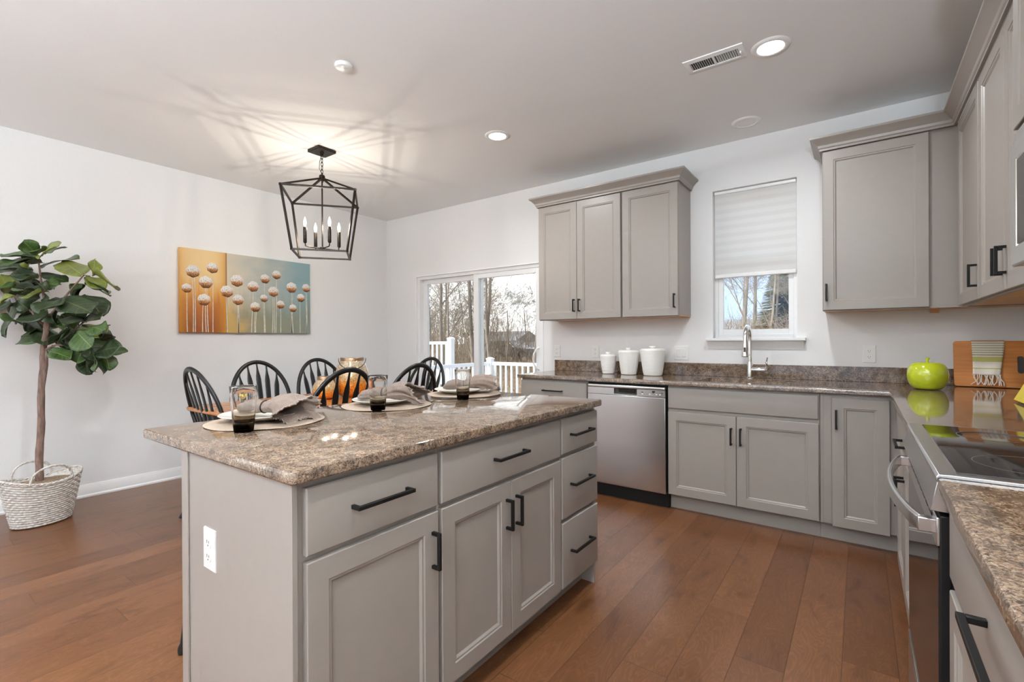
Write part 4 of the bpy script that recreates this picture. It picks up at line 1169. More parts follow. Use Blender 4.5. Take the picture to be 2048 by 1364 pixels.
n1 = make_napkin(3, 2, 1.0, 0.92); n1['label'] = 'taupe frayed napkin with a wide open fold, on the nearest plate'
place(n1, (-1.80, 0.905, zp), rad(26))
n2_ = make_napkin(8, 3, 1.0, 0.85); n2_['label'] = 'taupe frayed napkin draped to the right, on the middle plate'
place(n2_, (-1.785, 1.440, zp), rad(36))
n3_ = make_napkin(16, 2, 0.95, 0.95); n3_['label'] = 'taupe frayed napkin with a raised peak, on the far plate'
place(n3_, (-1.785, 2.00, zp), rad(38))

# ------------------------------------------------------------------ dining table and windsor chairs
TX0, TX1, TY0, TY1, TZ = -3.86, -3.02, 1.36, 3.06, 0.755
t = thing('dining_table', 'oak-topped dining table with black legs between the chairs under the lantern', 'table', ((TX0 + TX1) / 2, (TY0 + TY1) / 2, 0))
rs = []
for i, z in ((0.012, TZ - 0.030), (0.002, TZ - 0.022), (0, TZ - 0.012), (0.003, TZ - 0.003), (0.008, TZ)):
    pts = []
    q = 0.06
    for cx_, cy_, a in ((TX0 + q, TY0 + q, PI), (TX1 - q, TY0 + q, 1.5 * PI), (TX1 - q, TY1 - q, 0), (TX0 + q, TY1 - q, 0.5 * PI)):
        for k in range(7):
            b_ = a + k * PI / 12
            pts.append((cx_ + (q - i) * math.cos(b_), cy_ + (q - i) * math.sin(b_), z))
    rs.append(pts)
MB().rings(rs).build('tabletop', 'table', t, smooth=30)
mb = MB()
for (a, b_, c_, d_) in ((TX0 + .09, TX1 - .09, TY0 + .09, TY0 + .115), (TX0 + .09, TX1 - .09, TY1 - .115, TY1 - .09), (TX0 + .09, TX0 + .115, TY0 + .115, TY1 - .115), (TX1 - .115, TX1 - .09, TY0 + .115, TY1 - .115)):
    mb.box(a, b_, c_, d_, TZ - 0.115, TZ - 0.030)
mb.build('apron', 'chairblack', t, bev=0.002)
for lx in (TX0 + 0.115, TX1 - 0.115):
    for ly in (TY0 + 0.115, TY1 - 0.115):
        MB().lathe([(0.022, 0), (0.028, 0.02), (0.024, 0.06), (0.036, 0.18), (0.042, 0.40), (0.030, 0.52), (0.040, 0.54), (0.030, 0.56), (0.040, 0.60), (0.040, TZ - 0.030)], (lx, ly, 0), 20).build('leg', 'chairblack', t)

def make_chair():
    """hoop-back windsor chair; local +y is the front, seat centre on the origin"""
    t = thing('windsor_chair', 'x', 'chair', (0, 0, 0), 0, 'windsor chairs around the dining table')
    SZ = 0.445
    # saddle seat
    rs = []
    n = 40
    def outline(k, s_):
        a = 2 * PI * k / n
        x, y = 0.225 * math.cos(a), 0.215 * math.sin(a)
        w = 1.0 - 0.10 * max(0, -math.sin(a))
        p = 0.8
        x = 0.225 * math.copysign(abs(math.cos(a)) ** p, math.cos(a)) * w
        y = 0.215 * math.copysign(abs(math.sin(a)) ** p, math.sin(a))
        return x * s_, y * s_
    for s_, z in ((0.88, SZ - 0.036), (0.96, SZ - 0.024), (1.0, SZ - 0.010), (0.985, SZ), (0.90, SZ + 0.001), (0.7, SZ - 0.008), (0.35, SZ - 0.012)):
        rs.append([(*outline(k, s_), z) for k in range(n)])
    MB().rings(rs).build('seat', 'chairblack', t, smooth=50)
    lean = 0.20                                        # backward lean per metre of height
    def back(x, h): return (x, -0.185 - lean * h - 0.06 * h * h + 0.02 * (1 - (x / 0.235) ** 2) * -1, SZ + h)
    HT = 0.585
    hoop = []
    for k in range(33):
        a = PI * k / 32
        cx_ = math.cos(a)
        if k in (0, 32): x, h = 0.175 * cx_, -0.02
        else:
            x = 0.245 * math.copysign(abs(cx_) ** 0.92, cx_)
            h = 0.22 + (HT - 0.22) * math.sin(a)
            if abs(cx_) > 0.9: x = x
        hoop.append((x, h))
    pts = [(0.165, -0.015), (0.185, 0.06), (0.208, 0.13), (0.225, 0.20)] + [(0.245 * math.cos(PI * k / 24), 0.25 + (HT - 0.25) * math.sin(PI * k / 24)) for k in range(0, 25)] + [(-0.225, 0.20), (-0.208, 0.13), (-0.185, 0.06), (-0.165, -0.015)]
    MB().tube([back(x, h) for x, h in pts], 0.0125, 10, ry=0.0175, up=(0, 1, 0.2)).build('hoop', 'chairblack', t, smooth=60)
    def hoop_h(x):
        return 0.25 + (HT - 0.25) * math.sqrt(max(0, 1 - (x / 0.245) ** 2))
    for k in range(5):
        s_ = (k - 2) / 2
        xb, xt = 0.105 * s_, 0.160 * s_
        ht = hoop_h(xt) - 0.004
        prof = [(0.0, 0.0075, 0.006), (0.08, 0.010, 0.006), (0.28, 0.0205, 0.0055), (0.62, 0.0225, 0.005), (0.76, 0.0220, 0.005), (0.81, 0.0185, 0.005), (0.86, 0.0125, 0.0052), (0.91, 0.0085, 0.0055), (0.95, 0.0074, 0.006), (1.0, 0.007, 0.006)]
        rr_ = []
        for u, w, dpt in prof:
            x = xb + (xt - xb) * u
            p = back(x, -0.012 + (ht + 0.012) * u)
            rr_.append([(p[0] + w * math.cos(2 * PI * j / 10), p[1] + dpt * math.sin(2 * PI * j / 10), p[2]) for j in range(10)])
        MB().rings(rr_).build('spindle', 'chairblack', t, smooth=60)
    feet = []
    for sx_ in (-1, 1):
        for sy_ in (-1, 1):
            p, q = Vector((sx_ * 0.135, sy_ * 0.125 - 0.01, SZ - 0.03)), Vector((sx_ * 0.215, sy_ * 0.215 - (0.112 if sy_ < 0 else 0.0), 0.0))
            ks = [0, .12, .3, .42, .45, .48, .62, .75, .78, .81, .95, 1.0]
            rsz = [.013, .015, .020, .016, .020, .016, .021, .017, .020, .016, .012, .013]
            MB().tube([tuple(p.lerp(q, k)) for k in ks], rsz, 12).build('leg', 'chairblack', t, smooth=50)
            feet.append((p, q))
    f = {(-1, -1): feet[0], (-1, 1): feet[1], (1, -1): feet[2], (1, 1): feet[3]}
    mids = []
    for sx_ in (-1, 1):
        a = f[(sx_, -1)][0].lerp(f[(sx_, -1)][1], 0.58); b_ = f[(sx_, 1)][0].lerp(f[(sx_, 1)][1], 0.58)
        MB().tube([tuple(a), tuple(a.lerp(b_, .5)), tuple(b_)], [0.009, 0.014, 0.009], 10).build('stretcher', 'chairblack', t)
        mids.append(a.lerp(b_, .5))
    MB().tube([tuple(mids[0]), tuple(mids[0].lerp(mids[1], .5)), tuple(mids[1])], [0.009, 0.014, 0.009], 10).build('stretcher', 'chairblack', t)
    return t
ch0 = make_chair()
# (x, y, facing): facing is the heading of the chair's front
CH = [(-3.56, 1.635, 0, 'black windsor chair at the near end of the table, seen from the side'),
      (-3.90, 2.05, -90, 'black windsor chair against the painting wall, nearer the plant'),
      (-3.92, 2.635, -90, 'black windsor chair against the painting wall, behind the jars'),
      (-2.92, 1.82, 90, 'black windsor chair behind the island with its back to the middle place setting'),
      (-2.95, 2.43, 90, 'black windsor chair on the island side of the table, nearer the sliding door'),
      (-3.46, 3.05, 180, 'black windsor chair at the far end of the table by the sliding door')]
for i, (x, y, a, lab) in enumerate(CH):
    r = place(ch0, (x, y, 0), rad(a)) if i == 0 else dup(ch0, (x, y, 0), rad(a))
    r['label'] = lab

# stool tucked under the island overhang: only a leg shows beside the end panel
t = thing('counter_stool', 'black turned-leg counter stool tucked under the near end of the island', 'stool', (0, 0, 0))
MB().lathe([(0.0, 0.600), (0.15, 0.602), (0.168, 0.615), (0.165, 0.632), (0.14, 0.636), (0.0, 0.628)], n=36, cap0=False, cap1=False).build('seat', 'chairblack', t, smooth=40)
for k in range(4):
    a = PI / 4 + k * PI / 2
    p, q = Vector((0.10 * math.cos(a), 0.10 * math.sin(a), 0.605)), Vector((0.205 * math.cos(a), 0.205 * math.sin(a), 0.0))
    MB().tube([tuple(p.lerp(q, k2)) for k2 in (0, .2, .45, .5, .55, .75, .93, .955, .975, 1.0)], [.014, .018, .021, .015, .021, .019, .013, .018, .018, .014], 14).build('leg', 'chairblack', t, smooth=50)
MB().tube([(0.165 * math.cos(2 * PI * k / 32), 0.165 * math.sin(2 * PI * k / 32), 0.22) for k in range(32)], 0.008, 8, closed=True).build('foot_ring', 'chairblack', t)
place(t, (-1.985, 0.885, 0))

# jars on the table
def jar(label, x, y, prof, wire):
    t = thing('glass_jar', label, 'jar', (x, y, TZ), 0, 'mercury glass jars on the dining table')
    MB().lathe(prof, (x, y, TZ), 40).build('jar_body', 'mercury', t, smooth=60)
    rt, zt_ = prof[-1]
    MB().lathe([(rt - 0.004, zt_ - 0.03), (rt + 0.003, zt_ - 0.03), (rt + 0.004, zt_ - 0.004), (rt + 0.002, zt_), (rt - 0.008, zt_), (rt - 0.012, zt_ - 0.02)], (x, y, TZ), 40, False, False).build('metal_rim', 'brass', t, smooth=50)
    if wire:
        a = rad(54)
        pts = []
        for k in range(17):
            th = PI * k / 16
            u = (rt + 0.016) * math.cos(th)
            dz = -0.085 * math.sin(th)
            out = (rt + 0.025) * math.sin(th) ** 0.5 * 1.0
            pts.append((x + u * math.cos(a) + out * math.sin(a), y + u * math.sin(a) - out * math.cos(a), TZ + zt_ - 0.006 + dz))
        MB().tube(pts, 0.0028, 6).build('wire_handle', 'bronze', t)
    return t
jar('large amber glass jar with a wire handle standing on the dining table', -3.37, 2.40, [(0.075, 0.0), (0.105, 0.02), (0.128, 0.08), (0.135, 0.14), (0.128, 0.21), (0.108, 0.265), (0.092, 0.295), (0.09, 0.318)], True)
jar('small amber glass jar with a wide metal rim on the dining table', -3.40, 2.17, [(0.05, 0.0), (0.08, 0.018), (0.093, 0.06), (0.088, 0.105), (0.068, 0.14), (0.055, 0.155), (0.055, 0.178)], False)
t = thing('flower', 'small yellow flower on the dining table, seen behind the nearest tumbler', 'flower', (-3.56, 1.62, TZ))
mb = MB()
for k in range(9):
    a = 2 * PI * k / 9
    mb.rings([[(-3.56 + math.cos(a) * r_ - math.sin(a) * w, 1.62 + math.sin(a) * r_ + math.cos(a) * w, TZ + z) for w, z in ((-ww, zz_), (0, zz_ - 0.006), (ww, zz_), (0, zz_ + 0.004))] for r_, ww, zz_ in ((0.008, 0.006, 0.045), (0.03, 0.014, 0.06), (0.05, 0.004, 0.075))])
mb.build('petals', 'yellow', t)
MB().lathe([(0.012, 0.0), (0.018, 0.02), (0.014, 0.055), (0.004, 0.06)], (-3.56, 1.62, TZ), 14).build('calyx', 'leaf1', t)

# ------------------------------------------------------------------ lantern pendant
PX, PY = -3.485, 2.21
ln = thing('lantern_pendant', 'dark bronze open-cage lantern pendant with four candle bulbs over the dining table', 'pendant light', (PX, PY, CEIL))
MB().box(PX - 0.078, PX + 0.078, PY - 0.078, PY + 0.078, CEIL - 0.024, CEIL).build('canopy', 'bronze', ln, bev=0.004)
MB().lathe([(0.012, -0.045), (0.012, -0.03), (0.016, -0.028), (0.016, -0.024)], (PX, PY, CEIL), 14).build('loop_base', 'bronze', ln)
z_ap = 2.526
k = 0
zc = CEIL - 0.045
while zc > z_ap + 0.02:
    mb = MB(); pts = []
    for j in range(14):
        a = 2 * PI * j / 14
        u, w = 0.0085 * math.cos(a), 0.019 * math.sin(a)
        pts.append((PX + (u if k % 2 else 0), PY + (0 if k % 2 else u), zc - 0.012 + w))
    mb.tube(pts, 0.0024, 6, closed=True); mb.build('chain_link', 'bronze', ln)
    zc -= 0.029; k += 1
MB().tube([(PX + 0.004, PY, CEIL - 0.03), (PX - 0.020, PY - 0.008, CEIL - 0.09), (PX - 0.018, PY - 0.012, CEIL - 0.15), (PX + 0.006, PY - 0.006, CEIL - 0.19), (PX + 0.018, PY + 0.012, CEIL - 0.235), (PX + 0.004, PY + 0.004, CEIL - 0.26)], 0.0022, 6).build('cord', 'blackgap', ln)
MB().lathe([(0.006, 0.03), (0.020, 0.026), (0.024, 0.012), (0.018, -0.004), (0.008, -0.02)], (PX, PY, z_ap - 0.012), 18).build('hub', 'bronze', ln)
phi = rad(277 - 270)
s_t, z_t, s_b, z_b = 0.370, 2.368, 0.279, 1.905
TC = [(PX + s_t * math.cos(phi + k * PI / 2), PY + s_t * math.sin(phi + k * PI / 2), z_t) for k in range(4)]
BC = [(PX + s_b * math.cos(phi + k * PI / 2), PY + s_b * math.sin(phi + k * PI / 2), z_b) for k in range(4)]
mb = MB(); w = 0.0135
for k in range(4):
    mb.bar(TC[k], TC[(k + 1) % 4], w); mb.bar(BC[k], BC[(k + 1) % 4], w); mb.bar(TC[k], BC[k], w)
    mb.bar(TC[k], (PX, PY, z_ap - 0.008), w)
    mb.box(TC[k][0] - .008, TC[k][0] + .008, TC[k][1] - .008, TC[k][1] + .008, z_t - .008, z_t + .008)
    mb.box(BC[k][0] - .008, BC[k][0] + .008, BC[k][1] - .008, BC[k][1] + .008, z_b - .008, z_b + .008)
mb.build('cage', 'bronze', ln, smooth=25)
MB().tube([(PX, PY, z_ap - 0.02), (PX, PY, 1.945)], 0.006, 10).build('stem', 'bronze', ln)
MB().lathe([(0.006, -0.022), (0.012, -0.012), (0.022, -0.008), (0.022, 0.006), (0.008, 0.012)], (PX, PY, 1.955), 18).build('arm_hub', 'bronze', ln)
for k in range(4):
    a = rad(80 + 90 * k)
    cx_, cy_ = PX + 0.137 * math.cos(a), PY + 0.137 * math.sin(a)
    MB().tube([(PX + 0.015 * math.cos(a), PY + 0.015 * math.sin(a), 1.953), (PX + 0.12 * math.cos(a), PY + 0.12 * math.sin(a), 1.953), (cx_ - .004 * math.cos(a), cy_ - .004 * math.sin(a), 1.957), (cx_, cy_, 1.985)], 0.005, 8).build('arm', 'bronze', ln)
    sl = MB().lathe([(0.008, -0.008), (0.0135, 0), (0.0135, 0.118), (0.006, 0.12)], (cx_, cy_, 1.985), 16).build('candle_sleeve', 'bronze', ln)
    MB().lathe([(0.007, 0.0), (0.010, 0.012), (0.0135, 0.030), (0.012, 0.045), (0.006, 0.066), (0.0008, 0.080)], (cx_, cy_, 2.105), 14).build('bulb', 'bulbglow', sl, smooth=60)
    l = bpy.data.lights.new('filament', 'POINT'); l.shadow_soft_size = 0.009; l.energy = BULB_W; l.color = (1.0, 0.90, 0.76); l.specular_factor = 0.0
    o = bpy.data.objects.new('filament', l); COL.objects.link(o); o.parent = sl; o.location = (cx_ - PX, cy_ - PY, 2.14 - CEIL)

# ------------------------------------------------------------------ ceiling fixtures
def can(x, y, label, lit=True, group='recessed ceiling lights', k=1.0):
    t = thing('ceiling_light', label, 'ceiling light', (x, y, CEIL), 0, group)
    MB().lathe([(0.063, -0.006), (0.068, -0.010), (0.088, -0.006), (0.094, 0.0)], (x, y, CEIL), 40, False, False).build('trim_ring', 'trim', t, smooth=60)
    MB().lathe([(0.0, -0.0075), (0.064, -0.0065)], (x, y, CEIL), 40, False, False).build('lens', 'lampglow' if lit else 'trim', t, smooth=60)
    if lit:
        l = bpy.data.lights.new('downlight', 'AREA'); l.shape = 'DISK'; l.size = 0.12; l.energy = CAN_W * k; l.color = (0.945, 0.975, 1.0); l.spread = rad(165)
        o = bpy.data.objects.new('downlight', l); COL.objects.link(o); o.parent = t; o.location = (0, 0, -0.012)
    return t
can(-0.373, 2.835, 'lit round ceiling light beside the air vent')
can(-2.190, 2.838, 'lit round ceiling light in the middle of the room, right of the lantern')
can(-0.645, 3.714, 'unlit round ceiling light close to the window wall', False)
for x, y in ((-2.19, 0.75), (-0.37, 0.75), (-2.19, -1.2), (-0.37, -1.2), (-3.9, -1.2), (-2.19, -3.2), (-0.37, -3.2), (-3.9, -3.2)):  # extra ceiling lights out of view, added to brighten the room
    can(x, y, 'added round ceiling light out of view, brightening the room', k=1.0 if y > 0 else 0.4)

def add_uplight(x, y, label, k=1.0):  # invented lamp, never in view, added to lift the ceiling brightness
    t = thing('added_uplight', label, 'floor lamp', (x, y, 0), 0, 'added unseen uplights')
    MB().lathe([(0.0, 0.0), (0.14, 0.0), (0.14, 0.012), (0.05, 0.028), (0.014, 0.035)], (x, y, 0), 32, False, False).build('base', 'bronze', t, smooth=40)
    MB().tube([(x, y, 0.03), (x, y, 1.36)], 0.012, 12).build('pole', 'bronze', t)
    MB().lathe([(0.012, 1.35), (0.05, 1.36), (0.13, 1.40), (0.18, 1.45), (0.177, 1.452), (0.127, 1.404), (0.05, 1.366), (0.0, 1.362)], (x, y, 0), 36, False, False).build('bowl', 'bronze', t, smooth=50)
    l = bpy.data.lights.new('uplight', 'AREA'); l.shape = 'DISK'; l.size = 0.26; l.energy = UP_W * k; l.color = (0.80, 0.91, 1.0)
    o = bpy.data.objects.new('uplight', l); COL.objects.link(o); o.parent = t; o.location = (0, 0, 1.445); o.rotation_euler = (PI, 0, 0)
add_uplight(-3.90, -2.9, 'added uplight by the left wall, unseen behind the camera', 0.5)
add_uplight(-1.50, -2.1, 'added uplight in the open part of the room, unseen behind the camera', 1.5)
add_uplight(0.40, -2.0, 'added uplight by the right wall, unseen behind the camera', 2.6)

t = thing('air_vent', 'white rectangular ceiling air vent with two banks of slats', 'vent', (-0.638, 2.776, CEIL))
vx, vy = -0.638, 2.776
mb = MB(); a, b_ = 0.153, 0.071
mb.rings([[(vx - a + i, vy - b_ + i, CEIL - z), (vx + a - i, vy - b_ + i, CEIL - z), (vx + a - i, vy + b_ - i, CEIL - z), (vx - a + i, vy + b_ - i, CEIL - z)] for i, z in ((0, 0.0), (0.002, 0.005), (0.028, 0.010), (0.030, 0.004))], True, False, False)
mb.box(vx - 0.006, vx + 0.006, vy - 0.043, vy + 0.043, CEIL - 0.0095, CEIL - 0.003)
mb.build('frame', 'trim', t, smooth=20)
MB().box(vx - 0.125, vx + 0.125, vy - 0.043, vy + 0.043, CEIL - 0.003, CEIL - 0.001).build('duct', 'slot', t, smooth=0)
for k in range(20):
    s_ = -1 if k < 10 else 1
    x = vx + (s_ * 0.010) + s_ * (k % 10 + 0.5) * 0.0112
    MB().bar((x + s_ * 0.002, vy - 0.043, CEIL - 0.0065), (x + s_ * 0.002, vy + 0.043, CEIL - 0.0065), 0.0012, 0.008, up=(s_ * 0.75, 0, 1)).build('slat', 'trim', t, smooth=0)
MB().box(vx + 0.128, vx + 0.136, vy - 0.012, vy + 0.004, CEIL - 0.020, CEIL - 0.008).build('damper_lever', 'trim', t, bev=0.001)

t = thing('smoke_detector', 'small white round smoke detector on the ceiling left of centre', 'smoke detector', (-2.315, 1.606, CEIL))
MB().lathe([(0.048, 0.0), (0.050, -0.006), (0.044, -0.018), (0.030, -0.022), (0.0, -0.023)], (-2.315, 1.606, CEIL), 36, False, False).build('cover', 'plastic', t, smooth=40)
MB().lathe([(0.010, -0.0215), (0.010, -0.026), (0.0, -0.0265)], (-2.300, 1.590, CEIL), 16, False, False).build('sensor', 'plastic', t, smooth=40)

# ------------------------------------------------------------------ painting
PAY0, PAY1, PAZ0, PAZ1 = 1.692, 2.935, 1.292, 2.052
pa = thing('painting', 'wide canvas painting of white puffball flowers on orange and grey-blue', 'painting', (XL, (PAY0 + PAY1) / 2, PAZ0))
cv = MB().box(XL + 0.001, XL + 0.038, PAY0, PAY1, PAZ0, PAZ1).build('canvas', 'canvas', pa, bev=0.003)
PF = XL + 0.0382
random.seed(5)
mb = MB()
for i, (y, z, r) in enumerate(HEADS):
    for q in range(1 if i % 3 else 2):
        y_ = y + (q - 0.3) * 0.014
        dy = random.uniform(-0.012, 0.012)
        n = 8
        L_, R_ = [], []
        for j in range(n + 1):
            u = j / n
            zz_ = z - r * 0.7 + (PAZ0 + 0.006 - (z - r * 0.7)) * u
            yy = y_ + dy * u + 0.004 * math.sin(3 * u + i)
            wv_ = 0.0022 + 0.0018 * u
            L_.append((yy - wv_, zz_)); R_.append((yy + wv_, zz_))
        poly = L_ + R_[::-1]
        mb.rings([[(PF - 0.0008, a, b_) for a, b_ in poly], [(PF + 0.0006, a, b_) for a, b_ in poly]])
mb.build('painted_stems', 'stemline', pa, smooth=0)
for i, (y, z, r) in enumerate(HEADS):
    n = 26
    rs = []
    for s_, h in ((1.0, -0.0006), (1.0, 0.0010), (0.85, 0.0045), (0.55, 0.0075), (0.2, 0.0088)):
        ring = []
        for k in range(n):
            a = 2 * PI * k / n
            j = 1 + 0.05 * math.sin(7 * a + i) * (s_ > .9)
            ring.append((PF + h, max(PAY0 + 0.002, min(PAY1 - 0.002, y + r * s_ * j * math.cos(a))), z + r * 0.97 * s_ * j * math.sin(a)))
        rs.append(ring)
    MB().rings(rs).build('painted_flower', 'flower', pa, smooth=60)

# ------------------------------------------------------------------ fig tree in a wicker basket
BX, BY = -4.455, 0.735
bk = thing('wicker_basket', 'whitewashed oval wicker basket holding the fig tree', 'basket', (BX, BY, 0))
ang = rad(103)
ca, sa = math.cos(ang), math.sin(ang)
def oval(a, s_, z, rmaj, rmin):
    x, y = rmaj * s_ * math.cos(a), rmin * s_ * math.sin(a)
    return (BX + x * ca - y * sa, BY + x * sa + y * ca, z)
strands, sub_, ns = 19, 5, 192
rows = strands * sub_
rs = []
def brim(a): return 0.30 + 0.022 * math.cos(2 * a)          # ends rise a little
for j in range(rows + 1):
    u = j / rows
    st_, fr_ = divmod(min(j, rows - 1), sub_)
    fr_ = (j - st_ * sub_) / sub_
    ring = []
    for k in range(ns):
        a = 2 * PI * k / ns
        rnd = math.sqrt(max(0.0, 1 - (2 * fr_ - 1) ** 2))                  # round section of one strand
        over = 0.5 + 0.5 * math.sin(24 * a + PI * st_)                      # over and under the stakes
        s_ = 0.965 + 0.028 * rnd + 0.050 * over * rnd
        rm, rn = 0.150 + 0.058 * u ** 0.9, 0.108 + 0.040 * u ** 0.9
        ring.append(oval(a, s_, 0.004 + u * (brim(a) - 0.004), rm, rn))
    rs.append(ring)
inner = [[oval(2 * PI * k / ns, 0.93, z * brim(2 * PI * k / ns) / 0.30, 0.150 + 0.058 * (z / .3), 0.108 + 0.040 * (z / .3)) for k in range(ns)] for z in (0.298, 0.15, 0.02)]
MB().rings(rs + inner).build('woven_body', 'wicker', bk, smooth=70)
mb = MB()
for ph in (0, PI):
    mb.tube([tuple(Vector(oval(2 * PI * k / 160, 1.0 + 0.02 * math.cos(24 * 2 * PI * k / 160 + ph), brim(2 * PI * k / 160) + 0.004 + 0.004 * math.sin(24 * 2 * PI * k / 160 + ph), 0.206, 0.146))) for k in range(160)], 0.0065, 6, closed=True)
mb.build('braided_rim', 'wicker', bk, smooth=70)
for sgn in (-1, 1):
    for_ = []
    mb = MB()
    for ph in (0, PI):
        pts = []
        for k in range(29):
            th = PI * k / 28
            a = (PI / 2 if sgn > 0 else -PI / 2) + (0.55 * math.cos(th)) 
            p = Vector(oval(a, 1.0, 0.29 + 0.105 * math.sin(th) ** 0.8, 0.206, 0.146))
            p += Vector((0.004 * math.cos(10 * th + ph), 0.004 * math.sin(10 * th + ph), 0.004 * math.sin(10 * th + ph)))
            pts.append(tuple(p))
        mb.tube(pts, 0.0055, 6)
    mb.build('handle', 'wicker', bk, smooth=70)

fg = thing('fig_tree', 'tall artificial fiddle-leaf fig tree with a bare trunk against the left wall', 'plant', (BX, BY, 0.0))
mb = MB(); rs = []
for s_, z in ((0.5, 0.12), (0.92, 0.2), (0.925, 0.262), (0.8, 0.275), (0.4, 0.285), (0.1, 0.287)):
    rs.append([tuple(Vector(oval(2 * PI * k / 48, s_, z + (0.006 * noise.noise(Vector((k * .7, s_ * 9, 0))) if z > .26 else 0), 0.200, 0.140))) for k in range(48)])
mb.rings(rs); mb.build('fibre_top', 'fibre', fg, smooth=60)
tp = []
for i in range(len(TRUNK) - 1):
    a, b_ = Vector(TRUNK[i]), Vector(TRUNK[i + 1])
    for k in range(4): tp.append(a.lerp(b_, k / 4) + Vector((0.0025 * math.sin(1.3 * (i * 4 + k)), 0.0025 * math.cos(0.9 * (i * 4 + k)), 0)))
tp.append(Vector(TRUNK[-1]))
MB().tube([tuple(p) for p in tp], [0.0215 - 0.006 * i / len(tp) + 0.0012 * math.sin(i * 2.1) for i in range(len(tp))], 12).build('trunk', 'bark', fg, smooth=60)
mb = MB()
mb.tube([tuple(Vector(TRUNK[3]) + Vector((0.002, 0.002, -0.10))), tuple(Vector(TRUNK[3]) + Vector((0.011, 0.010, 0.02))), tuple(Vector(TRUNK[3]) + Vector((0.016, 0.018, 0.10))), tuple(Vector(TRUNK[4]) + Vector((0.016, 0.014, 0.03))), tuple(Vector(TRUNK[4]) + Vector((0.006, 0.006, 0.12)))], [0.006, 0.011, 0.011, 0.008, 0.005], 10)
for s_ in STEMS: mb.tube(s_, [0.008 - 0.005 * i / (len(s_) - 1) for i in range(len(s_))], 8)
mb.build('stems', 'bark', fg, smooth=60)
# leaves: base, tip, width direction, tone
groups = {'leaf0': MB(), 'leaf1': MB(), 'leaf2': MB()}
random.seed(11)
def add_leaf(mb, b_, t_, S):
    b_, t_, S = Vector(b_), Vector(t_), Vector(S)
    D = t_ - b_; L_ = D.length * 1.04; d_ = D.normalized()
    S = (S - d_ * S.dot(d_)).normalized(); N = d_.cross(S)
    if N.z < 0: N = -N
    nu, nv = 10, 6
    Wd = 0.44 * max(L_, 0.14)
    fold = random.uniform(0.05, 0.22); droop = random.uniform(0.02, 0.14); ph = random.uniform(0, 6)
    o = len(mb.v); vs = []
    for i in range(nu + 1):
        u = i / nu
        w = Wd * (0.06 + 0.94 * math.sin(PI * min(1, u * 1.0) ** 0.9) ** 0.75) * (0.72 + 0.38 * u) if 0 < i < nu else Wd * (0.05 if i == 0 else 0.10)
        if abs(u - 0.35) < 0.16: w *= 0.90
        for j in range(nv + 1):
            s_ = (j / nv - 0.5) * 2
            p = b_ + d_ * (L_ * u) + S * (w * s_) + N * (fold * w * abs(s_) - droop * L_ * (u * u - 0.3 * u) + 0.012 * math.sin(7 * u + ph + 2 * s_) * abs(s_))
            p.x = max(p.x, XL + 0.006 + 0.004 * abs(s_))
            vs.append(tuple(p))
            mb.uv[o + i * (nv + 1) + j] = (j / nv, u)
    fs = [(i * (nv + 1) + j, i * (nv + 1) + j + 1, (i + 1) * (nv + 1) + j + 1, (i + 1) * (nv + 1) + j) for i in range(nu) for j in range(nv)]
    mb.add(vs, fs)
for q in LEAVES:
    tn = q[9]
    g_ = 'leaf0' if tn < 0.5 else ('leaf1' if tn < 1.25 else 'leaf2')
    add_leaf(groups[g_], q[0:3], q[3:6], q[6:9])
random.seed(23)
for i, q in enumerate(LEAVES):                     # fuller inner crown: a second leaf from most shoots
    if i % 3 == 2 or q[9] > 1.3: continue
    b_, t_ = Vector(q[0:3]), Vector(q[3:6])
    d_ = (t_ - b_) * random.uniform(0.7, 0.95)
    d_ = Matrix.Rotation(random.choice((-1, 1)) * random.uniform(0.5, 1.1), 3, 'Z') @ d_
    d_.z -= 0.03
    add_leaf(groups['leaf0' if i % 4 else 'leaf1'], b_, b_ + d_, Vector((d_.y, -d_.x, random.uniform(-.06, .10))))
for g_, nm in (('leaf0', 'dark_foliage'), ('leaf1', 'green_foliage'), ('leaf2', 'pale_foliage')):
    groups[g_].build(nm, g_, fg, smooth=80, recalc=False, solid=0.0015)

# ------------------------------------------------------------------ things on the window-wall counter
def canister(label, x, y, rb, rt, h, knob):
    t = thing('canister', label, 'canister', (x, y, CT1), 0, 'white ribbed canisters')
    prof = [(0.0, 0.0005), (rb * 0.94, 0.0005), (rb, 0.004)]
    n = 22
    for k in range(1, n * 3):
        u = k / (n * 3)
        prof.append((rb + (rt - rb) * u ** 0.75 + 0.0012 * math.sin(2 * PI * n * u), 0.004 + (h - 0.008) * u))
    prof += [(rt, h - 0.003), (rt - 0.002, h), (rt - 0.006, h)]
    MB().lathe(prof, (x, y, CT1), 56, False, True).build('body', 'ceramic', t, smooth=60)
    ld = MB().lathe([(rt - 0.007, h - 0.002), (rt - 0.007, h + 0.005), (rt - 0.012, h + 0.008), (0.02, h + 0.010), (0.016, h + 0.013), (knob, h + 0.020), (knob, h + 0.026), (knob - 0.006, h + 0.029), (0.0, h + 0.0295)], (x, y, CT1), 48, False, False).build('lid', 'ceramic', t, smooth=50)
    return t
canister('smallest white ribbed canister, leftmost of three on the counter', -1.764, 3.842, 0.049, 0.071, 0.160, 0.022)
canister('medium white ribbed canister, middle of three on the counter', -1.574, 3.836, 0.063, 0.088, 0.196, 0.024)
canister('largest white ribbed canister, rightmost of three on the counter', -1.367, 3.832, 0.072, 0.101, 0.212, 0.026)

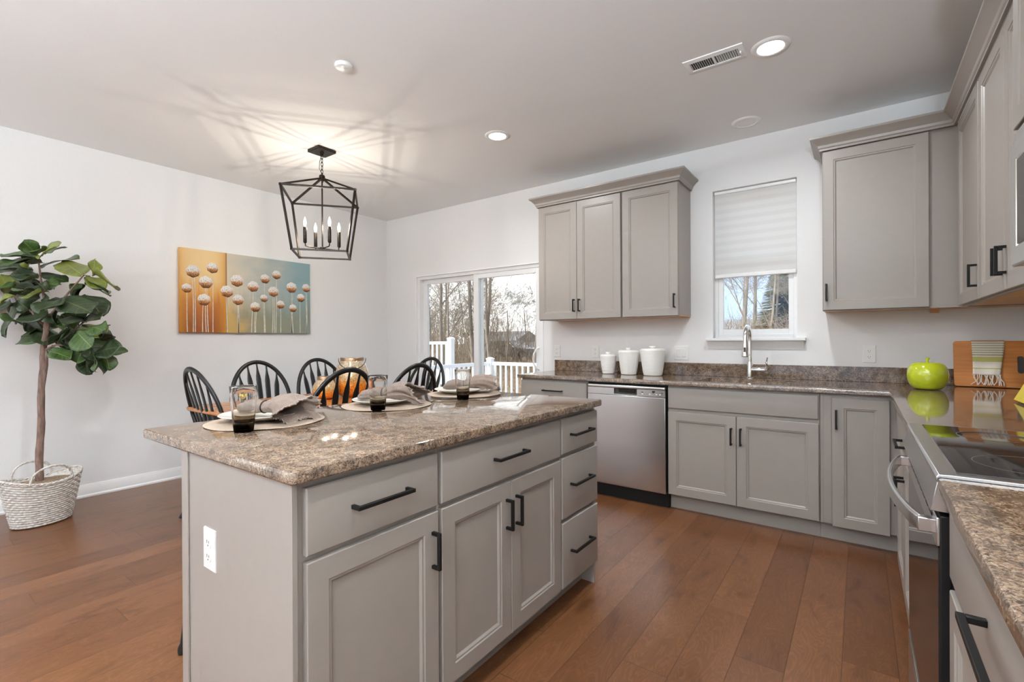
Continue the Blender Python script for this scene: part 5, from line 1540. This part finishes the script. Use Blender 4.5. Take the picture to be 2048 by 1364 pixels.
t = thing('apple_jar', 'squat lime green ceramic apple jar on the corner of the counter', 'jar', (0.313, 3.62, CT1))
prof = [(0.0, 0.004), (0.045, 0.002), (0.060, 0.001), (0.080, 0.020), (0.092, 0.055), (0.0945, 0.085), (0.090, 0.118), (0.076, 0.143), (0.055, 0.155), (0.034, 0.156), (0.016, 0.149), (0.0, 0.146)]
mb = MB(); n = 60; rs = []
for r_, z in prof[1:-1]:
    rs.append([(0.313 + r_ * (1 + 0.012 * math.cos(5 * 2 * PI * k / n)) * math.cos(2 * PI * k / n), 3.62 + r_ * (1 + 0.012 * math.cos(5 * 2 * PI * k / n)) * math.sin(2 * PI * k / n), CT1 + z) for k in range(n)])
mb.rings(rs); mb.build('apple_body', 'lime', t, smooth=80, sub=1)
MB().tube([(0.313, 3.62, CT1 + 0.145), (0.314, 3.62, CT1 + 0.165), (0.317, 3.618, CT1 + 0.182)], [0.007, 0.0065, 0.010], 12).build('stem', 'lime', t, smooth=60)

# cutting board leaning on the window wall
bt = thing('cutting_board', 'orange-brown wooden cutting board leaning in the counter corner', 'cutting board', (0.62, 3.9, CT1))
def FBD(u, v, w):                       # u along X, v up the board, w out of its face; leans back on the backsplash
    th = rad(9)
    return (u, 3.935 - w * math.cos(th) + v * math.sin(th), CT1 + 0.001 + v * math.cos(th) + w * math.sin(th))
mb = MB(FBD)
def rrect(u0, u1, v0, v1, q, w, i=0.0, n=5):
    pts = []
    for cu, cv_, a in ((u0 + q, v0 + q, PI), (u1 - q, v0 + q, 1.5 * PI), (u1 - q, v1 - q, 0), (u0 + q, v1 - q, 0.5 * PI)):
        for k in range(n):
            b_ = a + k * PI / 2 / (n - 1)
            pts.append((cu + (q - i) * math.cos(b_), cv_ + (q - i) * math.sin(b_), w))
    return pts
mb.rings([rrect(0.464, 0.775, 0.0, 0.275, 0.014, w, i) for i, w in ((0.002, 0.0), (0, 0.002), (0, 0.016), (0.002, 0.018))])
mb.build('board', 'board', bt, smooth=35)
mb = MB(FBD); mb.rings([rrect(0.735, 0.762, 0.085, 0.185, 0.012, w) for w in (0.0165, 0.0184)])
mb.build('grip_hole_dark', 'slot', bt, smooth=35)  # dark slab on the face stands for the shade in the handle hole

# striped towel folded over the top edge of the board
tw = thing('tea_towel', 'cream and green striped tea towel with fringe hung over the cutting board', 'towel', (0.615, 3.9, CT1 + 0.27))
mb = MB(); nu, nv = 26, 14
path = []
for i in range(nu + 1):
    u = i / nu
    path.append(u)
o = 0
vs = []
for i in range(-5, nu + 1):
    u = i / nu
    for j in range(nv + 1):
        s_ = j / nv
        x = 0.543 + 0.143 * s_ - 0.004 * u + 0.010 * math.sin(2.2 * u) * (s_ - 0.5) * -1 - 0.018 * max(0, u) ** 2 * (s_ > 0.5) * (s_ - 0.5) * 2
        if i < 0: v, w = 0.277 + u * 0.10 + 0.02 - 0.02, -0.004
        elif i == 0: v, w = 0.2785, 0.008
        else: v, w = 0.275 - 0.205 * u, 0.021 + 0.016 * u + 0.0035 * math.sin(9 * s_ + 2 * u) * u
        p = FBD(x, v, w)
        vs.append(p)
        mb.uv[len(vs) - 1] = (s_, min(1.0, max(0.0, u)))
rows_ = nu + 6
mb.add(vs, [(i * (nv + 1) + j, i * (nv + 1) + j + 1, (i + 1) * (nv + 1) + j + 1, (i + 1) * (nv + 1) + j) for i in range(rows_ - 1) for j in range(nv)])
mb.build('cloth', 'towel', tw, smooth=80, recalc=False, solid=0.002)
mb = MB(); random.seed(2)
for k in range(15):
    s_ = (k + 0.5) / 15
    x = 0.543 + 0.143 * s_ - 0.004 - 0.018 * (s_ > .5) * (s_ - .5) * 2
    p0, p1, p2, p3 = (FBD(x, 0.072, 0.038), FBD(x + random.uniform(-.008, .008), 0.052, 0.041), FBD(x + random.uniform(-.012, .012), 0.028, 0.044), FBD(x + random.uniform(-.014, .014), 0.008, 0.047))
    mb.tube([p0, p1, p2, p3], 0.0026, 6)
mb.build('fringe', 'fringe', tw, smooth=60)

# yellow book leaning on the right wall
bk2 = thing('book', 'yellow hardcover book leaning at the right edge beyond the range', 'book', (0.60, 3.02, CT1))
def FBK(u, v, w):                       # u along Y, leans back towards +X
    th = rad(24)
    return (0.575 + v * math.sin(th) + w * math.cos(th) + 0.10 * (3.13 - u) * 0.0, u, CT1 + 0.001 + v * math.cos(th) - w * math.sin(th) + 0.018 * math.sin(th) * 1.0)
mb = MB(FBK); mb.box(2.90, 3.135, 0.0, 0.30, -0.003, 0.0); mb.box(2.90, 3.135, 0.0, 0.30, 0.016, 0.019); mb.box(2.90, 2.903, 0.0, 0.30, 0.0, 0.016)
mb.build('cover', 'yellow', bk2, bev=0.0008)
MB(FBK).box(2.904, 3.130, 0.004, 0.296, 0.0003, 0.0157).build('pages', 'paper', bk2, smooth=0)

# ------------------------------------------------------------------ outside: deck, railings, ground, winter woods
def gh(x, y):
    d = max(0.0, y - 8.0)
    right = 1 / (1 + math.exp(-(x + 6.0) / 2.5))
    h = -1.3 + 1.7 * (1 - math.exp(-d / 14.0)) + right * 2.3 * (1 - math.exp(-d / 8.0))
    return h + 0.18 * noise.noise(Vector((x * 0.25, y * 0.25, 0)))
mb = MB(); nx, ny = 70, 60
vs = [(-70 + 120 * i / nx, 4.3 + 75 * (j / ny) ** 1.5, 0) for j in range(ny + 1) for i in range(nx + 1)]
vs = [(x, y, gh(x, y)) for x, y, _ in vs]
mb.add(vs, [(j * (nx + 1) + i, j * (nx + 1) + i + 1, (j + 1) * (nx + 1) + i + 1, (j + 1) * (nx + 1) + i) for j in range(ny) for i in range(nx)])
struct(mb.build('ground', 'ground', smooth=80))
struct(MB().box(-30, 20, -30, YB + 0.3, -1.6, -1.3).build('ground_near_house', 'ground', smooth=0))

mb = MB()
for k in range(21):
    y = YB + WT + 0.01 + k * 0.142
    mb.box(-5.75, -1.2, y, y + 0.137, -0.15, -0.12)
mb.box(-5.75, -1.2, YB + WT + 0.01, 7.14, -0.30, -0.151)
for px in (-5.6, -3.5, -1.4): mb.box(px - 0.06, px + 0.06, 6.9, 7.02, -1.6, -0.30)
M['deckboard'] = plain('deck_board', (0.40, 0.38, 0.36), 0.7, nscale=12, namp=0.12)
struct(mb.build('deck_floor', 'deckboard', smooth=0))

def railing(label, p, q, zf, zt_, posts, group='white deck railings'):
    """vinyl railing from p to q in plan"""
    t = thing('deck_railing', label, 'railing', ((p[0] + q[0]) / 2, (p[1] + q[1]) / 2, zf), 0, group)
    P0, P1 = Vector((p[0], p[1], 0)), Vector((q[0], q[1], 0))
    L_ = (P1 - P0).length
    for z, hh, nm in ((zt_ - 0.03, 0.06, 'top_rail'), (zf + 0.10, 0.05, 'bottom_rail')):
        MB().bar(P0 + Vector((0, 0, z)), P1 + Vector((0, 0, z)), 0.05, hh).build(nm, 'vinyl', t, smooth=0)
    n = int(L_ / 0.125)
    for k in range(1, n):
        c_ = P0.lerp(P1, k / n)
        MB().box(c_.x - 0.016, c_.x + 0.016, c_.y - 0.016, c_.y + 0.016, zf + 0.12, zt_ - 0.055).build('baluster', 'vinyl', t, smooth=0)
    for u in posts:
        c_ = P0.lerp(P1, u)
        po = MB().box(c_.x - 0.052, c_.x + 0.052, c_.y - 0.052, c_.y + 0.052, zf, zt_ + 0.05).build('post', 'vinyl', t, smooth=0)
        MB().rings([[(c_.x - a, c_.y - a, z), (c_.x + a, c_.y - a, z), (c_.x + a, c_.y + a, z), (c_.x - a, c_.y + a, z)] for a, z in ((0.06, zt_ + 0.05), (0.06, zt_ + 0.065), (0.012, zt_ + 0.09))]).build('post_cap', 'vinyl', po, smooth=0)
    return t
railing('white railing running out along the left side of the deck', (-5.62, 4.30), (-5.68, 7.10), -0.12, 0.80, (0.03,))
railing('white railing across the far edge of the deck with a capped corner post', (-5.68, 7.10), (-1.3, 7.10), -0.12, 0.80, (0.0, 0.48, 0.98))
struct(MB().box(-10.5, -6.55, 5.2, 7.2, 0.10, 0.24).build('neighbour_deck', 'deckboard', smooth=0))
railing('taller white railing with a thick post on the neighbouring deck, at the left', (-6.68, 7.08), (-10.3, 7.08), 0.24, 1.19, (0.0, 0.5))

def tree_mesh(seed, H_, r0, fork, levels=5, twig=1.0):
    """branching trunk swept as tapered tubes"""
    random.seed(seed)
    mb = MB()
    count = [0]
    def grow(p, d, L_, r, lev):
        if count[0] > 2600: return
        n = 5 if lev < 2 else (4 if lev < 4 else 3)
        pts = [p.copy()]; dirs = []
        for i in range(n):
            d = (d + Vector((random.gauss(0, .10), random.gauss(0, .10), random.gauss(0.02, .07))) * (0.6 + 0.35 * lev)).normalized()
            p = p + d * (L_ / n)
            pts.append(p.copy()); dirs.append(d.copy())
        r1 = r * (0.62 if lev else 0.55)
        mb.tube([tuple(q) for q in pts], [r + (r1 - r) * i / n for i in range(n + 1)], 7 if lev == 0 else (5 if lev < 3 else 3), caps=False)
        count[0] += 1
        if lev >= levels: return
        kids = {0: 9, 1: 6, 2: 5, 3: 4, 4: 3}.get(lev, 3)
        for k in range(kids):
            u = random.uniform(0.22 if lev == 0 else 0.15, 1.0)
            i = min(n - 1, int(u * n))
            q = pts[i].lerp(pts[i + 1], u * n - i)
            a = random.uniform(0, 2 * PI)
            side = Vector((math.cos(a), math.sin(a), 0))
            side = (side - dirs[i] * side.dot(dirs[i])).normalized()
            nd = (dirs[i] * random.uniform(0.5, 0.9) + side * random.uniform(0.5, 1.0) * fork + Vector((0, 0, 0.12))).normalized()
            grow(q, nd, L_ * random.uniform(0.42, 0.66), max(0.0045, r1 * random.uniform(0.38, 0.62)), lev + 1)
        grow(pts[-1], d, L_ * 0.6, r1 * 0.9, lev + 1)
    grow(Vector((0, 0, -0.2)), Vector((random.gauss(0, .06), random.gauss(0, .06), 1)).normalized(), H_ * 0.5, r0, 0)
    me = bpy.data.meshes.new('bare_tree')
    me.from_pydata(mb.v, [], mb.f)
    for p in me.polygons: p.use_smooth = True
    me.materials.append(M['treebark'])
    return me
TM = [tree_mesh(1, 11, 0.085, 1.0), tree_mesh(7, 9, 0.055, 1.2), tree_mesh(13, 12, 0.095, 0.9), tree_mesh(21, 7, 0.045, 1.35)]
random.seed(77)
def put_tree(i, x, y, s_, label, rz=None, group='bare winter trees beyond the deck'):
    o = bpy.data.objects.new('bare_tree', TM[i]); COL.objects.link(o)
    o.location = (x, y, gh(x, y)); o.rotation_euler = (0, 0, random.uniform(0, 6.28) if rz is None else rz)
    o.scale = (s_, s_, s_)
    return tag(o, label, 'tree', group)
put_tree(0, -10.3, 12.0, 0.95, 'pale-trunked bare tree seen through the middle of the right glass door')
put_tree(1, -8.9, 11.2, 1.0, 'thin bare tree seen at the right edge of the right glass door')
put_tree(2, -13.2, 13.5, 0.9, 'dark bare tree seen through the left glass door')
put_tree(1, -9.9, 10.2, 0.8, 'slender bare sapling just beyond the deck railing')
WOODS = 'bare winter tree in the woods seen through the glass door'
for (x, y) in ((-15.5, 14.5), (-17.5, 17), (-14.8, 18), (-12.3, 16.5), (-17, 22), (-20, 20.5), (-22, 25), (-12.5, 24), (-19, 28), (-24, 22), (-10.2, 15.5), (-20.5, 16.5), (-14.6, 12.6)):
    put_tree(random.randrange(4), x, y, random.uniform(0.8, 1.25), WOODS, group='woods beyond the glass door')
put_tree(0, -3.3, 18.0, 0.8, 'forked bare tree seen in the middle of the kitchen window')
put_tree(3, -2.3, 17.0, 1.0, 'low bare tree seen at the right of the kitchen window')
WW = 'bare winter tree seen through the kitchen window'
for (x, y) in ((-4.4, 18), (-5.4, 22), (-3.4, 21), (-2.4, 19), (-1.4, 17), (-4.6, 26), (-2.7, 27), (-0.6, 22), (-6.5, 19), (1.5, 20), (-8, 24)):
    put_tree(random.choice((1, 3, 2)), x, y, random.uniform(0.7, 1.1), WW, group='trees beyond the kitchen window')

# undergrowth: thickets of thin canes nobody could count
def thicket(name, label, x0, x1, y0, y1, n, hmax, mat, seed, r=0.007):
    random.seed(seed)
    mb = MB()
    for k in range(n):
        x, y = random.uniform(x0, x1), random.uniform(y0, y1)
        z = gh(x, y) - 0.05
        h = hmax * random.uniform(0.35, 1.0)
        dx_, dy_ = random.gauss(0, .35) * h, random.gauss(0, .35) * h
        p0, p1, p2 = (x, y, z), (x + dx_ * .35, y + dy_ * .35, z + h * .6), (x + dx_, y + dy_, z + h * random.uniform(.7, 1.0))
        mb.tube([p0, p1, p2], [r, r * .8, r * .35], 3, caps=False)
        for q in range(3):
            u = random.uniform(.3, .9)
            b_ = Vector(p0).lerp(Vector(p2), u)
            e = b_ + Vector((random.gauss(0, .3), random.gauss(0, .3), random.uniform(.0, .45))) * h * .45
            mb.tube([tuple(b_), tuple(e)], [r * .6, r * .3], 3, caps=False)
    me = bpy.data.meshes.new(name); me.from_pydata(mb.v, [], mb.f); me.materials.append(M[mat])
    o = bpy.data.objects.new(name, me); COL.objects.link(o)
    return tag(o, label, 'undergrowth', None, 'stuff')
thicket('undergrowth', 'tangled brown winter undergrowth beyond the deck', -18, -7, 9.5, 19, 2200, 1.25, 'brush', 3)
thicket('undergrowth', 'tall grey thicket at the back of the woods left of the deck', -30, -15.5, 15, 26, 2200, 5.5, 'brush', 4, 0.009)
thicket('undergrowth', 'pale tangled brush beyond the kitchen window', -6.5, 1.0, 14, 22, 1100, 1.8, 'brush', 5)

# evergreen beyond the kitchen window: whorls of drooping sprays around a stem
ev = thing('evergreen_tree', 'dark green evergreen seen at the right of the kitchen window', 'tree', (-2.35, 22.0, gh(-2.35, 22.0)))
ez = gh(-2.35, 22.0)
MB().tube([(-2.35, 22.0, ez - .2), (-2.35, 22.0, ez + 4.4)], [0.09, 0.01], 8).build('trunk', 'treebark', ev)
mb = MB(); random.seed(9)
for k in range(1900):
    u = random.random(); z = ez + 0.3 + 4.0 * u
    a = random.uniform(0, 2 * PI); R_ = 1.25 * (1 - u) + 0.08
    p = Vector((-2.35, 22.0, z)); e = p + Vector((math.cos(a) * R_, math.sin(a) * R_, -0.18 * R_ + random.uniform(-.1, .15)))
    s_ = Vector((-math.sin(a), math.cos(a), 0)) * (0.035 + 0.05 * R_ * random.random())
    m_ = p.lerp(e, .6)
    mb.rings([[tuple(p), tuple(p + Vector((0, 0, .02))), tuple(p)], [tuple(m_ - s_), tuple(m_ + Vector((0, 0, .025))), tuple(m_ + s_)], [tuple(e), tuple(e + Vector((0, 0, .01))), tuple(e)]])
mb.build('foliage', 'ever', ev, smooth=0, recalc=False)

# far buildings and a parked car, glimpsed between the trunks
M['siding'] = plain('pale_siding', (0.62, 0.63, 0.64), 0.7, nscale=10, namp=0.05)
M['shingle'] = plain('grey_shingle', (0.22, 0.23, 0.25), 0.9, nscale=30, namp=0.15)
M['redshed'] = plain('orange_red_paint', (0.55, 0.16, 0.06), 0.7, nscale=10, namp=0.1)
M['carpaint'] = plain('dark_grey_car_paint', (0.06, 0.065, 0.075), 0.2, nscale=5, namp=0.05)
M['tyre'] = plain('tyre_rubber', (0.02, 0.02, 0.02), 0.8, nscale=20, namp=0.1)
def house(label, x, y, w, d_, h, ridge, zb_, wall, roofm, cat='building'):
    t = thing('house' if cat == 'building' else cat, label, cat, (x, y, zb_))
    MB().box(x - w / 2, x + w / 2, y - d_ / 2, y + d_ / 2, zb_, zb_ + h).build('walls', wall, t, smooth=0)
    MB().prism([(y - d_ / 2 - .2, zb_ + h), (y + d_ / 2 + .2, zb_ + h), (y, zb_ + h + ridge)], 'x', x - w / 2 - .2, x + w / 2 + .2).build('roof', roofm, t, smooth=0)
    for k in ((-1, 1) if w > 2 else ()):
        wf = MB().box(x + k * w * .25 - .35, x + k * w * .25 + .35, y - d_ / 2 - .03, y - d_ / 2 + .01, zb_ + h * .4, zb_ + h * .8).build('window', 'vinyl', t, smooth=0)
        MB().box(x + k * w * .25 - .28, x + k * w * .25 + .28, y - d_ / 2 - .035, y - d_ / 2 - .03, zb_ + h * .45, zb_ + h * .75).build('pane', 'blackglass', wf, smooth=0)
    return t
zg = gh(-21, 33)
house('pale house with grey roof far behind the woods left of the deck', -26.0, 35, 4.5, 4, 1.3, 0.9, gh(-26, 35) - 0.3, 'siding', 'shingle')
house('small orange-red shed far behind the trees beyond the deck', -20.6, 26.0, 0.9, 1.0, 1.0, 0.4, gh(-20.6, 26) - 0.1, 'redshed', 'shingle', 'shed')
house('pale grey house low behind the trees beyond the kitchen window', -6.4, 38, 5, 4, 1.5, 1.2, gh(-6.4, 38) - 1.3, 'siding', 'shingle')
cx_, cy_ = -19.3, 26.0; zg = gh(cx_, cy_) - 0.1
cr = thing('car', 'dark grey car parked far behind the trees beyond the deck', 'car', (cx_, cy_, zg))
body = [(-2.1, .35), (-2.15, .7), (-2.0, .92), (-1.3, 1.0), (-0.8, 1.42), (0.7, 1.45), (1.2, 1.05), (2.0, .9), (2.15, .6), (2.1, .35)]
MB().prism([(cx_ + a, zg + b_) for a, b_ in body], 'y', cy_ - .85, cy_ + .85).build('body', 'carpaint', cr, bev=0.08, smooth=40)
MB().prism([(cx_ + a, zg + b_) for a, b_ in ((-1.15, 1.02), (-0.75, 1.36), (0.62, 1.39), (1.0, 1.05))], 'y', cy_ - .862, cy_ + .862).build('side_glass', 'blackglass', cr, smooth=0)
for wx in (-1.35, 1.35):
    for wy in (-.8, .8):
        MB().tube([(cx_ + wx, cy_ + wy - .1, zg + .33), (cx_ + wx, cy_ + wy + .1, zg + .33)], 0.33, 20).build('wheel', 'tyre', cr)
